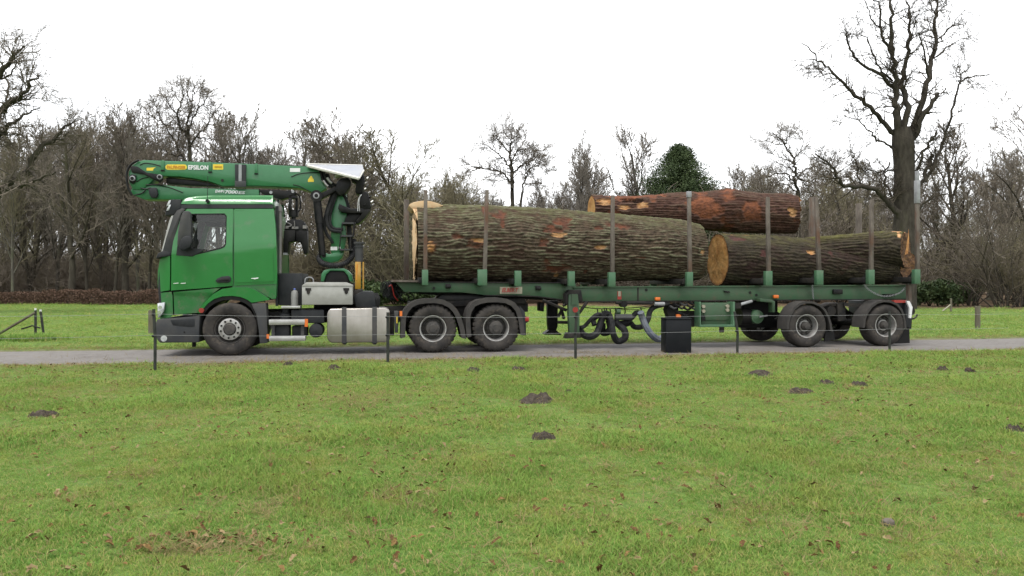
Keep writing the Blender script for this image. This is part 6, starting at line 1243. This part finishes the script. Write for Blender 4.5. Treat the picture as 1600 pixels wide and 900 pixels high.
# straw along the verge and in a few dead patches
dt = [tuft(s, 16, h, .004, .04, ln, 'dry_grass') for s, h, ln in ((11, .06, 1.5), (12, .05, 1.9), (13, .10, 1.2))]
pts = []
for (px, py, wm, dm, cnt) in [(640, 762, .34, .2, 80), (322, 842, .40, .13, 80), (900, 553, .9, .15, 320), (700, 556, 1.6, .1, 120), (1100, 553, 2.0, .1, 160), (1300, 552, 2.0, .12, 200), (1330, 700, 1.0, .8, 160), (560, 625, .6, .4, 120), (1230, 770, .8, .5, 120), (420, 770, .4, .3, 80), (1480, 552, 2.0, .12, 160), (60, 612, 1.4, .6, 160)]:
    g_ = G(px, py, -.03); pts.append(np.stack([g_.x + gr_.normal(size=cnt)*wm*.6, g_.y + gr_.normal(size=cnt)*dm], 1))
uu = gr_.random(6500)*46 - 14; vv3 = np.where(gr_.random(6500) < .6, edge_n(uu) - np.abs(gr_.normal(size=6500))*.5, edge_f(uu) + .25 + np.abs(gr_.normal(size=6500))*.35); pts.append(np.stack([OX + uu*CT - vv3*ST, OY + uu*ST + vv3*CT], 1))
cnt = 5200; y = np.sqrt(gr_.random(cnt)*(16**2-9) + 9); pts.append(np.stack([(gr_.random(cnt)*2-1)*.72*y, y], 1))
pts = np.concatenate(pts); n = len(pts); s = .5 + .9*gr_.random(n)
scatter('dry_grass', np.stack([pts[:, 0], pts[:, 1], gz(pts[:, 0], pts[:, 1]) + .005], 1), np.stack([gr_.normal(size=n)*.4, gr_.normal(size=n)*.4, gr_.random(n)*6.28], 1), np.stack([s*.9, s*.9, s*.5], 1), gr_.integers(0, 3, n), dt, 'yellow straw and dead grass along the verge and in patches', 'dry grass')
# fallen oak leaves
LM = []
for i, (c1, c2) in enumerate([((.14, .075, .03), (.09, .05, .022)), ((.24, .155, .06), (.16, .10, .04)), ((.30, .235, .13), (.23, .165, .08)), ((.10, .06, .026), (.13, .08, .032))]):
    mat('leaf_%d' % i, c1, c2, 30, .75, 0, .2, 80); rd = np.random.default_rng(60+i); n = 14; V = []
    for k in range(n):
        tt = k/n*2*math.pi; r_ = (1 + .28*math.cos(tt*7)*math.sin(tt/2+.0)**.5); x = math.cos(tt)*.055*(1 if math.cos(tt) > 0 else .95); y = math.sin(tt)*.027*r_; V.append((x, y, .012*math.sin(x*40+i) + .5*abs(y)*(.5+.3*i)))
    V = np.array(V); V = np.concatenate([V, [[.0, 0, .0], [.03, 0, .006], [-.03, 0, .008]]]); tri = []
    for k in range(n):
        c = n + (1 if V[k, 0] > .02 else 2 if V[k, 0] < -.02 else 0); tri.append((k, (k+1) % n, c))
    tri += [(n, n+1, 3), (n, n+1, 11), (n, n+2, 4), (n, n+2, 10)]
    MATS['leaf_%d' % i].node_tree.nodes['Principled BSDF'].inputs['Specular IOR Level'].default_value = .08; me = mesh_np('leaf', V, None, tri, smooth=False); me.materials.append(MATS['leaf_%d' % i]); LM.append(me)
ln_ = [(278, 838), (300, 832), (345, 830), (284, 796), (315, 800), (370, 798), (440, 810), (575, 686), (585, 808), (600, 855), (640, 762), (655, 752), (700, 722), (710, 722), (795, 742), (780, 810), (775, 845), (700, 820), (1015, 788), (1120, 786), (1130, 757), (1122, 786), (1145, 770), (1205, 742), (1160, 845), (1540, 715), (1522, 756), (1270, 752), (860, 742), (930, 755), (922, 752), (835, 785), (840, 788), (880, 790), (955, 776), (1080, 690), (1000, 665), (1085, 888), (860, 880), (875, 880), (1480, 880), (1595, 800), (420, 628), (200, 656), (180, 705), (360, 640), (90, 766), (120, 788), (170, 845), (230, 855), (50, 888), (100, 890), (480, 770), (520, 668), (545, 640), (600, 630), (1230, 690), (1310, 692), (1400, 640)]
for i, (px, py) in enumerate(ln_):
    g_ = G(px, py, -.05); o = link('fallen_leaf', LM[i % 4]); o.location = (g_.x, g_.y, float(gz(g_.x, g_.y)) + .035); o.rotation_euler = (random.gauss(.25, .3), random.gauss(0, .35), random.random()*6.28); s = random.uniform(.42, .72); o.scale = (s, s, s); tag(o, 'curled brown fallen leaf lying on the meadow grass', 'leaf', 'larger fallen leaves in the meadow')
cnt = 4600; y = np.sqrt(gr_.random(cnt)*(17**2-9) + 9); x = (gr_.random(cnt)*2-1)*.72*y; k = W2V(x, y) < -1.2; x, y = x[k], y[k]; k = fbm(x*.8, y*.8, o=3, s=31) + gr_.random(len(x))*.3 > .55; x, y = x[k], y[k]
u2 = gr_.random(500)*40-12; v2 = -1.25 - np.abs(gr_.normal(size=500))*.5; x = np.concatenate([x, OX + u2*CT - v2*ST]); y = np.concatenate([y, OY + u2*ST + v2*CT]); x = np.concatenate([x] + [G(px, py, -.05).x + gr_.normal(size=34)*.22 for px, py in ((300, 832), (345, 848), (640, 760))]); y = np.concatenate([y] + [G(px, py, -.05).y + gr_.normal(size=34)*.12 for px, py in ((300, 832), (345, 848), (640, 760))]); n = len(x); s = .22 + .36*gr_.random(n)
scatter('leaf_litter', np.stack([x, y, gz(x, y)+.03], 1), np.stack([gr_.normal(size=n)*.4, gr_.normal(size=n)*.4, gr_.random(n)*6.28], 1), np.stack([s, s, s], 1), gr_.integers(0, 4, n), LM, 'small brown leaves strewn through the meadow grass', 'leaves')
g_ = G(1388, 804, -.04); b = MB(); b.loft([[Vector((.042*f*math.cos(a*.628)*(1 + .15*math.sin(a*2.1)), .03*f*math.sin(a*.628), z_)) for a in range(10)] for f, z_ in ((.7, -.02), (1.0, .005), (.92, .028), (.5, .042), (.1, .046))])
o = b.build('stone', 'stake_steel', None); o.location = (g_.x, g_.y, float(gz(g_.x, g_.y)) + .012); tag(o, 'small pale rounded stone lying in the meadow grass', 'stone')
# weeds at the braced post
wt = [tuft(s, 26, .22, .012, .07, .9, 'grass') for s in (91, 92)]
g_ = G(42, 534); n = 120; x = g_.x + gr_.normal(size=n)*.45; y = g_.y + gr_.normal(size=n)*.2
scatter('weeds', np.stack([x, y, gz(x, y)], 1), np.stack([gr_.normal(size=n)*.2, gr_.normal(size=n)*.2, gr_.random(n)*6.28], 1), np.ones((n, 3))*(.6+.5*gr_.random((n, 1))), gr_.integers(0, 2, n), wt, 'dark green weeds around the braced fence post', 'weeds')
for o in list(bpy.data.objects):
    if 'org' in o: del o['org']
